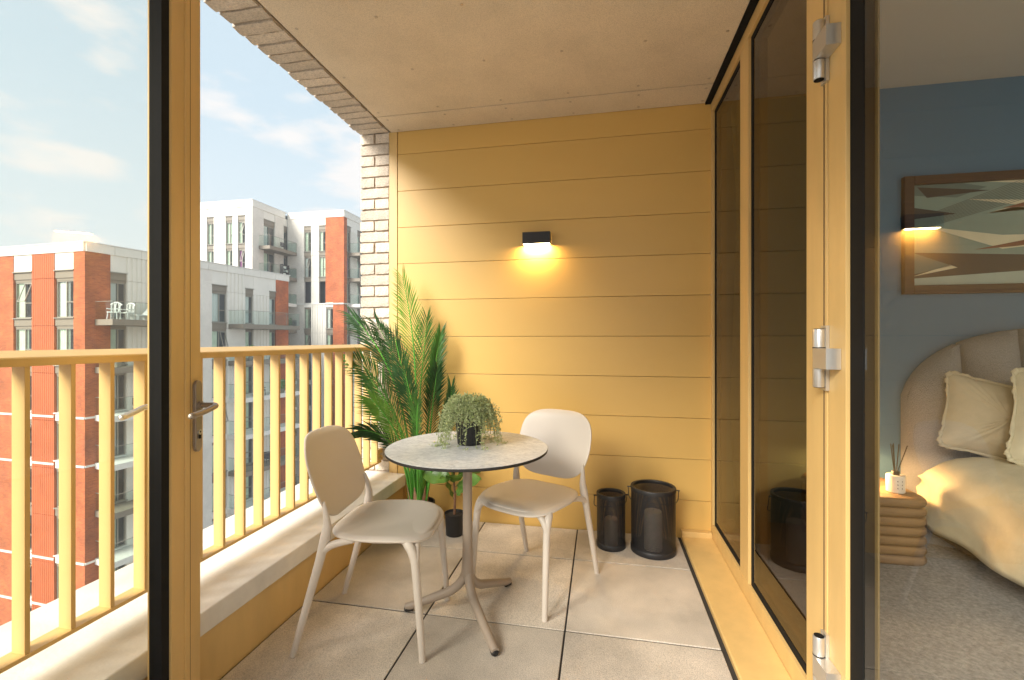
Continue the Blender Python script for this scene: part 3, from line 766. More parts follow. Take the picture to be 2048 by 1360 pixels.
# ------------------------------------------------------------------ bistro table
tb = thing('bistro_table', 'round bistro table with pale marbled top and three splayed taupe legs', 'table', (-0.578,1.933,0))
MB().lathe([(0.0,0.7305),(0.3515,0.7305),(0.3525,0.7298)], n=96).build('tabletop', TOP, tb)
MB().lathe([(0.0,0.718),(0.351,0.718),(0.3525,0.7195),(0.3525,0.7297),(0.351,0.7298)], n=96).build('tabletop_edge', TEDGE, tb, True)
MB().lathe([(0.0,0.7179),(0.09,0.7179),(0.09,0.712),(0.03,0.704),(0.0,0.704)], n=24).build('mounting_plate', TLEG, tb, True)
MB().tube([(0,0,0.704),(0,0,0.45),(0,0,0.30),(0,0,0.22),(0,0,0.17),(0,0,0.14)],[0.0205,0.0205,0.0215,0.024,0.028,0.018],24).build('column', TLEG, tb, True)
for (fx, fy_) in ((-0.267,-0.045),(0.183,-0.249),(0.136,0.252)):
    d = Vector((fx,fy_,0)); e = d.normalized(); Ln = d.length
    path = [Vector((0,0,0.24))] + bez((e*0.004)+Vector((0,0,0.20)), e*0.012+Vector((0,0,0.125)), e*0.085+Vector((0,0,0.088)), n=8) + [e*(Ln*0.65)+Vector((0,0,0.052)), e*(Ln-0.02)+Vector((0,0,0.024)), e*(Ln+0.004)+Vector((0,0,0.019))]
    rr = [0.016] + [0.0195]*9 + [0.0175,0.0165,0.015]
    lg = MB().tube(path, rr, 16, sq=1.0).build('leg', TLEG, tb, True)
    MB().tube([e*(Ln-0.03)+Vector((0,0,0.014)), e*(Ln+0.0)+Vector((0,0,0.0125)), e*(Ln+0.008)+Vector((0,0,0.012))],[0.0125,0.0165,0.012],14,sq=0.8).build('foot_cap', BLACK, lg, True)

# ------------------------------------------------------------------ chairs
def sup(th, n): 
    c, s = math.cos(th), math.sin(th)
    return (abs(c)**(2/n)*(1 if c > 0 else -1), abs(s)**(2/n)*(1 if s > 0 else -1))
def make_chair(label, loc, rz):
    ch = thing('chair', label, 'chair', loc, rz, 'beige one-piece chairs at the bistro table')
    # seat: x forward, y sideways
    def seat(r, th):
        a, b = sup(th, 3.5)
        x = 0.045 + 0.205*a*r; hw = 0.222 - 0.018*max(0,-a)*r - 0.012*max(0.0,a)*r
        y = hw*b*r
        u = (x-0.045)/0.205; v = y/0.222
        z = 0.452 - 0.016*(1-v*v)*(1-0.5*u*u) - 0.020*max(0,u-0.35)**1.6*1.6 + 0.012*max(0,-u-0.3)**1.5
        if r > 0.9: z -= (r-0.9)*0.05
        return (x,y,z),(0,0,1)
    MB().pad(seat, 0.016, 16, 64, 10, 0.002).build('seat', CHAIR, ch, True, angle=80)
    def seatu(r, th):
        a, b = sup(th, 3.0)
        x = 0.045 + 0.192*a*r; y = (0.205-0.016*max(0,-a)*r)*b*r
        return (x,y,0.438-0.006*(1-r*r)), (0,0,1)
    MB().pad(seatu, 0.024, 8, 64, 8, 0.001).build('seat_frame', CHAIR, ch, True, angle=80)
    # back
    def back(r, th):
        a, b = sup(th, 3.5)
        y = 0.216*a*r; zz = b*r
        wd = 1.0 - 0.11*max(0,-zz)**1.2 - 0.03*max(0,zz)
        y *= wd
        z = 0.655 + 0.165*zz
        h = (z-0.49)/0.33
        x = -0.150 - 0.118*h + 0.75*y*y - 0.010*math.sin(h*PI)
        if zz > 0.75: x -= 0.02*(zz-0.75)**2*10
        n = Vector((1, -1.8*y, 0.26)).normalized()
        return (x,y,z), n
    MB().pad(back, 0.011, 16, 72, 8, 0.0022).build('backrest', CHAIR, ch, True, angle=80)
    for s in (-1,1):
        p = [(-0.262,s*0.216,0.0),(-0.205,s*0.213,0.20),(-0.160,s*0.208,0.36),(-0.140,s*0.203,0.445),(-0.133,s*0.199,0.49),(-0.140,s*0.196,0.53),(-0.152,s*0.190,0.58)]
        P = []
        for i in range(len(p)-1):
            for t in (0,0.5): P.append(Vector(p[i]).lerp(Vector(p[i+1]), t))
        P.append(Vector(p[-1]))
        rr = [0.0125,0.0135,0.0145,0.0155,0.0165,0.018,0.0195,0.018,0.0155,0.0135,0.0115,0.009,0.005]
        lg = MB().tube(P, rr, 14).build('leg', CHAIR, ch, True, angle=70)
        # sweeping shoulder from the rear leg into the seat
        q = bez((-0.158,s*0.207,0.385),(-0.135,s*0.205,0.43),(-0.03,s*0.196,0.437), n=8)
        MB().tube(q,[0.014,0.0155,0.0155,0.015,0.0145,0.014,0.013,0.0115,0.009],12).build('shoulder', CHAIR, lg, True, angle=70)
        f = [(0.238,s*0.203,0.0),(0.222,s*0.199,0.20),(0.210,s*0.196,0.34)] 
        P = []
        for i in range(len(f)-1):
            for t in (0,0.34,0.67): P.append(Vector(f[i]).lerp(Vector(f[i+1]), t))
        P += bez(f[-1], (0.203,s*0.194,0.428), (0.155,s*0.186,0.440), n=7)
        n = len(P); rr = [0.0125+0.0055*min(1,i/(n-5)) for i in range(n)]; rr[-1] = 0.010; rr[-2] = 0.0135
        lg = MB().tube(P, rr, 14).build('leg', CHAIR, ch, True, angle=70)
        q = bez((0.212,s*0.197,0.37),(0.205,s*0.18,0.432),(0.195,s*0.11,0.438), n=6)
        MB().tube(q,[0.012,0.0145,0.0145,0.014,0.013,0.011,0.007],12).build('shoulder', CHAIR, lg, True, angle=70)
    return ch
make_chair('beige plastic chair on the left by the coping, its back to the railing', (-0.912,1.780,0), R(6))
make_chair('beige plastic chair behind the table, nearest the golden wall and lanterns', (-0.325,2.235,0), R(246))

# ------------------------------------------------------------------ lanterns with candles
def lantern(label, cl, loc, r, h, rz, ch_, cr_):
    o = thing('lantern', label, 'lantern', loc, rz, 'black perforated lanterns')
    nu = int(2*PI*r/0.0058); pz = 0.0058; z0, z1 = 0.030*1.0, h-0.022
    nv = int((z1-z0)/pz)
    mb = MB(); vs = []; fs = []
    for j in range(nv):
        off = 0.5*(j%2)
        for i in range(nu):
            def pt(u,v):
                a = 2*PI*(i+off+u)/nu; return (r*math.cos(a), r*math.sin(a), z0+(z1-z0)*(j+v)/nv)
            b = len(vs); m_ = 0.268
            vs += [pt(0,0),pt(1,0),pt(1,1),pt(0,1),pt(m_,m_),pt(1-m_,m_),pt(1-m_,1-m_),pt(m_,1-m_)]
            fs += [(b,b+1,b+5,b+4),(b+1,b+2,b+6,b+5),(b+2,b+3,b+7,b+6),(b+3,b,b+4,b+7)]
    mb.add(vs, fs); tag(mb.build('perforated_shade', BLKMET, o, True), kind='stuff')
    MB().lathe([(r-0.014,h-0.004),(r-0.012,h),(r+0.001,h+0.001),(r+0.003,h-0.003),(r+0.002,h-0.022),(r-0.002,h-0.022),(r-0.003,h-0.008)], n=64, close=True).build('rim', BLKMET, o, True)
    MB().lathe([(0.0,0.004),(r-0.004,0.004),(r-0.003,0.002),(r+0.002,0.0),(r+0.003,0.004),(r+0.003,0.028),(r+0.0005,0.031),(r-0.002,0.031),(r-0.003,0.008),(0.0,0.008)], n=64).build('base', BLKMET, o, True)
    hp = []
    for i in range(15):
        a = PI*i/14; hp.append(((r+0.012)*math.cos(a), -math.sin(a)*(r*0.95)*0.55, h-0.02-0.0))
    hd = MB()
    pts = []
    for i in range(21):
        a = PI*i/20
        pts.append(((r+0.016)*math.cos(a), math.sin(a)*r*1.06+0.004, h-0.016-(0.10 if r < 0.1 else 0.13)*math.sin(a)**0.45))
    hd.tube(pts, 0.0022, 8); hd.build('carry_handle', BLKMET, o, True)
    for s in (-1,1): MB().tube([(s*(r+0.001),0,h-0.014),(s*(r+0.021),0,h-0.014)], 0.0035, 8).build('handle_pivot', BLKMET, o, True)
    c = thing('candle', cl, 'candle', (loc[0],loc[1],0.009))
    MB().lathe([(0.0,ch_-0.006),(cr_*0.8,ch_-0.005),(cr_*0.93,ch_),(cr_,ch_-0.004),(cr_,0.0),(0.0,0.0)], n=32).build('wax', WAX, c, True, angle=50)
    MB().tube([(0,0,ch_-0.006),(0.001,0,ch_+0.004),(0.003,0,ch_+0.012)], 0.0015, 6).build('wick', BLACK, c)
lantern('smaller narrow black mesh lantern with a carry handle', 'pale candle inside the smaller mesh lantern', (0.057,2.715,0.001), 0.081, 0.310, R(15), 0.155, 0.038)
lantern('larger wide black mesh lantern standing by the sill', 'thick pale candle inside the larger mesh lantern', (0.292,2.705,0.001), 0.122, 0.365, R(-5), 0.215, 0.05)

# ------------------------------------------------------------------ trailing plant on the table
PL1 = mat('grey_green_leaf', (0.38,0.46,0.18), 0.5, c2=(0.60,0.66,0.40), vscale=40, trans=0.3)
PL2 = mat('trailing_stem', (0.30,0.33,0.16), 0.6)
tp = thing('potted_plant', 'trailing grey-green plant spilling over a black pot on the table', 'plant', (-0.585,1.985,0.7312))
MB().lathe([(0.0,0.0),(0.050,0.0),(0.053,0.003),(0.064,0.130),(0.067,0.132),(0.067,0.138),(0.062,0.138),(0.060,0.124),(0.0,0.124)], n=40).build('pot', BLACK, tp, True)
MB().lathe([(0.0,0.131),(0.0605,0.128)], n=24).build('soil', SOIL, tp)
rg = random.Random(11); st_ = MB(); lf = MB()
def leaf_at(mb, p, d, L_, w):
    d = d.normalized(); s = d.cross(Vector((rg.uniform(-1,1),rg.uniform(-1,1),rg.uniform(-1,1))))
    if s.length < 1e-3: s = Vector((1,0,0))
    s.normalize(); u = d.cross(s)*0.25*w
    mb.add([p, p+d*L_*0.5+s*w+u, p+d*L_, p+d*L_*0.5-s*w+u, p+d*L_*0.5-u],[(0,1,4),(1,2,4),(2,3,4),(3,0,4)])
for k in range(260):
    a = rg.random()*2*PI
    lefty = 0.75+0.25*math.cos(a-R(200))
    r0 = 0.045*math.sqrt(rg.random()); out = rg.uniform(0.035,0.115)*(1.15 if k%3 else 0.7); up = rg.uniform(0.03,0.10)*(1.25-out*3.5)
    front = max(0.0, math.cos(a-R(-65)))**2
    drop = (rg.uniform(0.02,0.16) if k%3 else rg.uniform(0,0.03))*(1-0.85*front*(1 if k%4 else 0))
    out *= 1-0.25*front
    e = Vector((math.cos(a),math.sin(a),0)); side = Vector((-e.y,e.x,0))*rg.uniform(-0.02,0.02)
    p0 = e*r0+Vector((0,0,0.128)); rad_ = 0.05+out*0.62
    p1 = e*(r0+0.025)+Vector((0,0,0.15+up)); p2 = e*rad_+side+Vector((0,0,0.16+up*0.7)); p3 = e*(rad_+0.018)+side*1.5+Vector((0,0,max(0.004,0.125-drop)))
    pth = bez(p0,p1,p2,p3,n=18)
    for q in pth:
        rr_ = math.hypot(q.x,q.y)
        if q.z < 0.14 and rr_ < 0.071 and rr_ > 0.03: q.x *= 0.071/rr_; q.y *= 0.071/rr_
    if p3.z < 0.02:
        ex = e*rg.uniform(0.0,0.035)
        pth += [Vector(p3)+ex*0.5+Vector((0,0,-0.002)), Vector(p3)+ex+Vector((0,0,-0.001))]
    st_.tube(pth[::2]+[pth[-1]], 0.0008, 3, caps=False)
    for i in range(3, len(pth)):
        for q in range(2 + i%2):
            t = pth[i].lerp(pth[i-1], rg.random()) + Vector((rg.gauss(0,0.003),rg.gauss(0,0.003),rg.gauss(0,0.003)))
            d = Vector((rg.uniform(-1,1),rg.uniform(-1,1),rg.uniform(-0.5,1)))
            leaf_at(lf, t, d, rg.uniform(0.009,0.016), rg.uniform(0.0024,0.0040))
st_.build('stems', PL2, tp); tag(lf.build('foliage', PL1, tp), kind='stuff')

# ------------------------------------------------------------------ tall palm in the corner
PG = [mat('palm_leaf_dark', (0.028,0.085,0.022), 0.42, var=0.35, vscale=9, trans=0.25),
      mat('palm_leaf_mid', (0.06,0.17,0.028), 0.42, var=0.35, vscale=9, trans=0.3),
      mat('palm_leaf_bright', (0.15,0.33,0.045), 0.45, var=0.3, vscale=9, trans=0.4)]
PST = mat('palm_stalk', (0.10,0.36,0.045), 0.4, var=0.25, vscale=8)
SHE = mat('dry_sheath', (0.42,0.24,0.15), 0.8, var=0.3, vscale=30)
PB = Vector((-1.135,2.72,0))
palm = thing('potted_palm', 'tall green artificial palm in a black pot in the corner by the coping', 'palm', PB)
MB().lathe([(0.0,0.0),(0.08,0.0),(0.098,0.16),(0.103,0.165),(0.103,0.175),(0.095,0.175),(0.09,0.155),(0.0,0.155)], n=40).build('pot', BLACK, palm, True)
MB().lathe([(0.0,0.165),(0.092,0.158)], n=24).build('soil', SOIL, palm)
def frond(base, tip, bend, mid_, spread, L_, tone, seed, start=0.36, npair=34):
    rg = random.Random(seed)
    b0 = Vector(base); t0 = Vector(tip)-PB
    c1 = b0 + Vector((0,0,(t0.z-b0.z)*0.55)) + Vector(mid_)
    c2 = b0.lerp(t0,0.72) + Vector(bend)
    pth = bez(b0,c1,c2,t0,n=24)
    n = len(pth); rr = [0.0065*(1-i/n)**0.8+0.0012 for i in range(n)]
    fo = MB().tube(pth, rr, 6).build('frond', PST, palm, True)
    mb = MB()
    nv = Vector((rg.uniform(-0.35,0.35),-1,rg.uniform(-0.1,0.45))).normalized()
    for k in range(npair):
        t = start+(1-start)*(k/(npair-1))**0.95
        f = t*(n-1); i = min(n-2,int(f)); p = pth[i].lerp(pth[i+1], f-i); tg = (pth[i+1]-pth[i]).normalized()
        for s in (-1,1):
            sd_ = tg.cross(nv).normalized()*s
            env = math.sin(min(1,(t-start)/(1-start)*1.0+0.12)*PI*0.86)**0.75
            ln = L_*env*rg.uniform(0.88,1.08)+0.03
            ang = spread*(1-0.45*(t-start)/(1-start))
            d = (tg*math.cos(ang)+sd_*math.sin(ang)+nv*rg.uniform(0.05,0.28)).normalized()
            p1 = p + d*ln*0.5 + Vector((0,0,-0.006)); p2 = p + d*ln + Vector((0,0,-0.14*ln-0.1*ln*rg.random()))
            wv = d.cross(nv).normalized()*0.0036*(0.7+env*0.5)
            fold = nv*0.0018
            mb.add([p-wv*0.4, p+wv*0.4, p1+wv, p1-wv, p1+fold, p2, p+fold],[(6,1,2,4),(0,6,4,3),(4,2,5),(3,4,5)])
    mb.build('leaflets', PG[tone], fo)
    return fo
# tips measured about the corner: (x, y, z)
FR = [
 ((-0.02,0.0,0.15),(-1.262,2.76,1.60),(0.06,0.0,0.05),(0.02,0,0),R(38),0.19,2,101,0.40),
 ((-0.03,-0.02,0.15),(-1.53,2.62,1.35),(0.10,-0.05,0.14),(-0.02,0,0.1),R(30),0.20,0,102,0.42),
 ((0.02,0.01,0.15),(-1.02,2.80,1.24),(-0.01,0.0,0.06),(0.03,0,0),R(26),0.16,1,103,0.42),
 ((0.05,-0.02,0.15),(-0.885,2.62,0.91),(0.05,0.0,-0.02),(0.06,0,0.0),R(24),0.17,0,104,0.30),
 ((-0.05,-0.03,0.15),(-1.42,2.50,0.66),(0.06,0.0,0.14),(0.0,0,0.1),R(30),0.16,0,105,0.35),
 ((-0.05,-0.02,0.15),(-1.50,2.55,1.10),(0.08,0.0,0.13),(-0.02,0,0.08),R(40),0.19,1,106,0.36),
 ((0.0,-0.03,0.15),(-1.215,2.55,1.22),(0.02,-0.02,0.03),(0.02,0,0),R(40),0.20,0,107,0.36),
 ((0.0,-0.05,0.15),(-1.36,2.50,0.98),(0.04,-0.03,0.09),(0.0,0,0),R(40),0.19,1,108,0.34),
 ((0.03,-0.04,0.15),(-1.14,2.52,1.02),(0.02,-0.02,0.05),(0.02,0,0),R(38),0.18,0,109,0.34),
 ((0.0,0.03,0.15),(-1.42,2.72,1.30),(0.07,0.0,0.08),(0.0,0,0),R(34),0.20,0,110,0.38),
 ((0.04,0.02,0.15),(-0.99,2.66,1.02),(0.0,0.0,0.08),(0.02,0,0),R(30),0.17,0,111,0.36),
 ((-0.02,-0.06,0.15),(-1.30,2.42,0.86),(0.04,-0.03,0.10),(0.0,0,0),R(44),0.17,2,112,0.40),
 ((0.02,-0.06,0.15),(-1.03,2.46,0.84),(0.0,-0.03,0.10),(0.0,0,0),R(36),0.16,1,113,0.38),
 ((-0.03,0.03,0.15),(-1.12,2.82,1.34),(0.0,0.0,0.05),(0.0,0,0),R(34),0.18,1,114,0.42),
]
for q in FR: frond(*q)
for k in range(9):
    a = k*0.7+0.3; r_ = 0.02+0.045*((k*7)%5)/5; x = r_*math.cos(a); y = r_*math.sin(a); 
    MB().tube([(x,y,0.15),(x*1.05,y,0.24),(x*1.1,y,0.32),(x*1.05,y,0.44),(x*1.0,y,0.6)],[0.009,0.017,0.014,0.007,0.003],8,sq=0.7).build('stalk', PST, palm, True)
for k in range(7):
    a = k*0.95; x = 0.06*math.cos(a); y = 0.06*math.sin(a)
    MB().tube([(x*0.8,y*0.8,0.15),(x,y,0.22),(x*1.25,y*1.25,0.29)],[0.018,0.013,0.002],6,sq=0.4).build('sheath', SHE, palm, True)

# ------------------------------------------------------------------ small fiddle-leaf fig
FIG = mat('fig_leaf', (0.05,0.13,0.03), 0.35, c2=(0.16,0.30,0.05), vscale=6, trans=0.22, bump=0.5, bscale=26, bdist=0.004)
FST = mat('fig_stem', (0.17,0.085,0.045), 0.7)
fg = thing('potted_plant', 'small fiddle-leaf fig in a black pot on the floor behind the table', 'plant', (-0.888,2.69,0.001))
MB().lathe([(0.0,0.0),(0.050,0.0),(0.053,0.004),(0.058,0.125),(0.062,0.13),(0.062,0.134),(0.056,0.134),(0.054,0.118),(0.0,0.118)], n=40).build('pot', BLACK, fg, True)
MB().lathe([(0.0,0.124),(0.055,0.12)], n=20).build('soil', SOIL, fg)
MB().tube([(0,0,0.12),(0.004,0,0.22),(-0.004,0,0.34),(0.004,0,0.46),(0,0,0.52)],[0.008,0.0075,0.006,0.005,0.003],8).build('stem', FST, fg, True)
def figleaf(z, az, el, L_, w, curl=0.25, roll=0):
    mb = MB(); nu, nv = 10, 6; vs = []; fs = []
    for i in range(nu+1):
        u = i/nu; ww = w*(math.sin(PI*u**0.85)**0.7)*(0.62+0.55*u) if 0 < u < 1 else 0.001
        if u > 0.92: ww *= 0.8
        for j in range(nv+1):
            v = j/nv*2-1
            x = L_*u; y = ww*v; zz = 0.18*abs(y)+0.006*math.sin(u*16+v*2)*abs(v) - curl*L_*u*u
            vs.append((x+0.02,y,zz))
    for i in range(nu):
        for j in range(nv): b = i*(nv+1)+j; fs.append((b,b+nv+1,b+nv+2,b+1))
    mb.add(vs, fs)
    o = mb.build('leaf', FIG, fg, True, (0,0,z)); o.rotation_euler = (R(roll), -R(el), R(az))
    MB().tube([(0,0,0),(0.03,0,0.002)],0.002,6).build('leaf_stalk', FST, o)
for a in ((0.335,190,16,0.19,0.066,0.25,-50),(0.205,150,48,0.135,0.036,-0.1,30),(0.245,-35,40,0.14,0.056,0.1,60),(0.355,8,22,0.21,0.066,0.05,-50),(0.33,160,65,0.13,0.062,0.1,30),(0.31,-70,45,0.14,0.062,0.2,0),
          (0.29,-15,28,0.17,0.06,0.2,40),(0.50,100,65,0.10,0.042,0.1,0),(0.38,80,30,0.12,0.045,0.2,0),(0.47,-140,45,0.12,0.044,0.2,0),(0.33,-120,30,0.10,0.04,0.25,0)): figleaf(*a)

# ------------------------------------------------------------------ bedroom behind the glass
BLUE = mat('blue_wall_paint', (0.085,0.19,0.30), 0.85, var=0.03, vscale=2)
BWH = mat('off_white_paint', (0.60,0.58,0.54), 0.9)
CARP = mat('grey_beige_carpet', (0.28,0.275,0.27), 1.0, var=0.3, vscale=70, bump=1.0, bscale=320, bdist=0.006)
BZ = 0.08
tag(MB().box(0.75,4.6,-1.2,3.05,-0.12,BZ).build('bedroom_floor', CARP), kind='structure')
tag(MB().box(0.75,4.6,3.05,3.2,BZ,2.68).build('bedroom_wall', BLUE), kind='structure')
tag(MB().box(4.6,4.7,-1.2,3.2,BZ,2.68).build('bedroom_side_wall', BWH), kind='structure')
tag(MB().box(0.75,4.7,-1.2,3.2,2.68,2.9).build('bedroom_ceiling', BWH), kind='structure')
# headboard bed
HB = mat('boucle_fabric', (0.33,0.335,0.35), 1.0, c2=(0.22,0.225,0.235), vscale=220, bump=1.0, bscale=260, bdist=0.006)
LIN = mat('cream_linen', (0.60,0.55,0.40), 0.95, var=0.07, vscale=9, bump=0.6, bscale=8, bdist=0.018, bdetail=4)
PIL = mat('sand_linen', (0.50,0.43,0.31), 0.95, var=0.07, vscale=8, bump=0.5, bscale=24, bdist=0.008)
DKB = mat('dark_bed_base', (0.06,0.055,0.05), 0.9)
bed = thing('bed', 'bed with curved channelled boucle headboard against the blue wall', 'bed', (2.5,2.0,BZ))
hx0, hx1 = 1.70, 3.34; cxh = (hx0+hx1)/2
def htop(x):
    u = min(1,abs(x-cxh)/((hx1-hx0)/2)); return 0.80+0.47*(1-u**2.6)**0.5
n = 6; 
for i in range(n):
    # channels fan slightly outwards towards the top
    def xa(f, z): 
        b_ = hx0+(hx1-hx0)*f; k_ = (z-0.3)/1.0; return cxh+(b_-cxh)*(0.80+0.20*min(1,max(0,k_))) if False else b_
    mb = MB(); vs = []; fs = []; nu, nz = 10, 18
    for side in (0,1):
        for a in range(nu+1):
            f = (i+0.035+0.93*a/nu)/n
            for b in range(nz+1):
                v = b/nz
                xx = hx0+(hx1-hx0)*f
                xt = min(hx1-0.001,max(hx0+0.001,xx))
                zt = htop(xt)
                z = BZ+(zt-BZ)*v
                # fan: pull lower part toward centre
                fan = (cxh-xx)*0.16*(1-v)*(1 if 0 < i+a/nu < n else 0)*abs((xx-cxh)/(hx1-cxh))**0
                if i == 0: fan *= a/nu
                if i == n-1: fan *= 1-a/nu
                bul = math.sin(PI*a/nu)**0.5 if 0 < a < nu else 0
                bul = bul**1.5
                rim = (1-v**10)
                y = 2.985 - (0.0+0.115*bul*rim**0.5+0.012) if side == 0 else 3.03
                vs.append((xx+fan-2.5, y-2.0, z-BZ))
    N = (nu+1)*(nz+1)
    for a in range(nu):
        for b in range(nz):
            q = a*(nz+1)+b; fs.append((q,q+nz+1,q+nz+2,q+1)); fs.append((N+q,N+q+1,N+q+nz+2,N+q+nz+1))
        q = a*(nz+1)+nz; fs.append((q,q+nz+1,N+q+nz+1,N+q))
    for a in (0,nu):
        for b in range(nz): q = a*(nz+1)+b; fs.append((q,q+1,N+q+1,N+q))
    mb.add(vs, fs); mb.build('headboard_channel', HB, bed, True, angle=60)
MB().box(1.78-2.5,3.26-2.5,0.7-2,2.93-2,0.06,0.14).build('bed_base', DKB, bed)
MB().box(1.76-2.5,3.28-2.5,0.68-2,2.93-2,0.145,0.38).build('mattress', LIN, bed, bevel=0.04)
for (a,b) in ((1.9,0.8),(3.1,0.8),(1.9,2.8),(3.1,2.8)): MB().box(a-0.03-2.5,a+0.03-2.5,b-0.03-2,b+0.03-2,0,0.059).build('leg', DKB, bed)
# duvet with a soft drape
mb = MB(); vs = []; fs = []; nu, nv = 60, 60; rg = random.Random(5)
for i in range(nu+1):
    u = i/nu
    for j in range(nv+1):
        v = j/nv; y = 0.62+(2.86-0.62)*v
        # across: hem -> side -> top -> side -> hem
        s_ = u*2.3
        if s_ < 0.36: x = 1.69+0.018*math.sin(v*31+u*20)+0.01*math.sin(v*13); z = 0.19+s_/0.36*0.28+0.02*math.sin(v*9)*(1-s_/0.36)
        elif s_ < 0.52: t = (s_-0.36)/0.16; x = 1.69+0.14*(1-math.cos(t*PI/2)); z = 0.47+0.13*math.sin(t*PI/2)
        elif s_ < 1.78: t = (s_-0.52)/1.26; x = 1.83+1.38*t; z = 0.60+0.02*math.sin(t*PI)+0.010*math.sin(t*14+v*9)+0.008*math.sin(v*17-t*6)
        elif s_ < 1.94: t = (s_-1.78)/0.16; x = 3.21+0.14*math.sin(t*PI/2); z = 0.60-0.13*(1-math.cos(t*PI/2))
        else: t = (s_-1.94)/0.36; x = 3.35; z = 0.47-t*0.28
        if v > 0.93: z = 0.45+(z-0.45)*(1-((v-0.93)/0.07)**2*0.8)
        vs.append((x-2.5,y-2.0,z))
for i in range(nu):
    for j in range(nv): q = i*(nv+1)+j; fs.append((q,q+nv+1,q+nv+2,q+1))
mb.add(vs, fs); du = mb.build('duvet', LIN, None, True, (2.5,2.0,0), angle=80)
m_ = du.modifiers.new('thick','SOLIDIFY'); m_.thickness = 0.02
tag(du, 'cream linen duvet hanging over the side of the bed', 'duvet')
def pillow(label, loc, w, h, rot, seed, material):
    rg = random.Random(seed)
    o = thing('pillow', label, 'pillow', loc); o.rotation_euler = rot
    def fn(r, th):
        a, b = sup(th, 5.0)
        return (w/2*a*r*(1-0.07*math.cos(th*4)*r), 0.0, h/2*b*r*(1-0.07*math.cos(th*4)*r)), (0,-1,0)
    mb = MB()
    nr, nt_ = 18, 72; top = []; bot = []
    for i in range(nr+1):
        r = (i/nr)**0.8
        for k in range(nt_):
            (x,y,z),_ = fn(r, 2*PI*k/nt_)
            hgt = 0.085*(1-r**2.2)**0.75 if r < 1 else 0
            wr = 0.006*math.sin(k*1.7+r*9)*r*(1-r)*3
            top.append((x, y-hgt-wr, z)); bot.append((x, y+hgt*0.8, z))
    N = len(top); fs = []
    for i in range(nr):
        for k in range(nt_):
            k2 = (k+1)%nt_; fs.append((i*nt_+k,i*nt_+k2,(i+1)*nt_+k2,(i+1)*nt_+k)); fs.append((N+i*nt_+k,N+(i+1)*nt_+k,N+(i+1)*nt_+k2,N+i*nt_+k2))
    mb.add(top+bot, fs); mb.build('cushion', material, o, True, angle=80)
    # frilled flange
    fl_ = MB(); vs = []; fs = []
    M = 180
    for k in range(M):
        th = 2*PI*k/M
        (x0_,_,zz0_),_n = fn(0.985, th); (x1_,_,zz1_),_n = fn(1.07, th)
        wv = 0.008*math.sin(k*0.9)+0.004*math.sin(k*2.3)
        vs += [(x0_,0.002,zz0_),(x1_,wv,zz1_)]
    for k in range(M): a = 2*k; b = 2*((k+1)%M); fs.append((a,b,b+1,a+1))
    f2_ = fl_.add(vs, fs).build('frill', material, o, True, angle=80)
    md = f2_.modifiers.new('thick','SOLIDIFY'); md.thickness = 0.003
    return o
pillow('sand linen pillow leaning on the headboard, behind the frilled cream one', (1.99,2.76,0.79), 0.46, 0.40, (R(-16),R(14),R(-6)), 1, PIL)
pillow('frilled cream cushion in front of the sand linen pillow', (2.17,2.56,0.79), 0.50, 0.46, (R(-20),R(14),R(-10)), 2, LIN)
# nightstand of stacked rounded boards
OAK = mat('oak', (0.23,0.15,0.08), 0.5, c2=(0.16,0.10,0.055), vscale=7, stretch=(1,8,14), bump=0.2, bscale=60)
ns = thing('nightstand', 'low oak bedside table of stacked rounded boards', 'bedside table', (1.375,2.79,BZ))
def rrect(w, d, r_, n=8):
    pts = []
    for cx_, cy_, a0 in ((w/2-r_,d/2-r_,0),(-w/2+r_,d/2-r_,90),(-w/2+r_,-d/2+r_,180),(w/2-r_,-d/2+r_,270)):
        for i in range(n+1): a = R(a0+90*i/n); pts.append((cx_+r_*math.cos(a), cy_+r_*math.sin(a)))
    return pts
prv = []
lay = MB(); vs = []; fs = []; m = 9; hl = 0.047
for i in range(m):
    a = -PI/2+PI*i/(m-1); ins = 0.016*(1-math.cos(a)); zz = hl/2+hl/2*math.sin(a)
    pts = rrect(0.45-2*ins,0.42-2*ins,0.07); vs += [(x,y,zz) for x,y in pts]
Np = len(rrect(0.5,0.42,0.07))
for i in range(m-1):
    for k in range(Np): k2 = (k+1)%Np; fs.append((i*Np+k,i*Np+k2,(i+1)*Np+k2,(i+1)*Np+k))
fs.append(tuple(range(Np))[::-1]); fs.append(tuple((m-1)*Np+k for k in range(Np)))
lm = lay.add(vs, fs).mesh('rounded_board', OAK, True, 50)
for i in range(7): place('rounded_board', lm, ns, (0,0,0.0+i*0.0478))
NZ = BZ+0.0478*6+hl+0.0005
df = thing('reed_diffuser', 'white reed diffuser with black cap and dark reeds on the bedside table', 'diffuser', (1.50,2.70,NZ))
DWH = mat('white_ceramic', (0.75,0.70,0.62), 0.5)
MB().lathe([(0.0,0.0),(0.038,0.0),(0.040,0.002),(0.040,0.083),(0.037,0.087),(0.0,0.087)], n=32).build('bottle', DWH, df, True)
MB().lathe([(0.017,0.087),(0.017,0.104),(0.0155,0.106),(0.0,0.106)], n=20).build('cap', BLACK, df, True)
for a,t in ((0.3,0.010),(1.5,0.022),(2.6,0.012),(4.0,0.018),(5.4,0.034)):
    MB().tube([(0.004*math.cos(a),0.004*math.sin(a),0.09),(t*1.8*math.cos(a),t*math.sin(a),0.245)], 0.0024, 6).build('reed', BLACK, df)
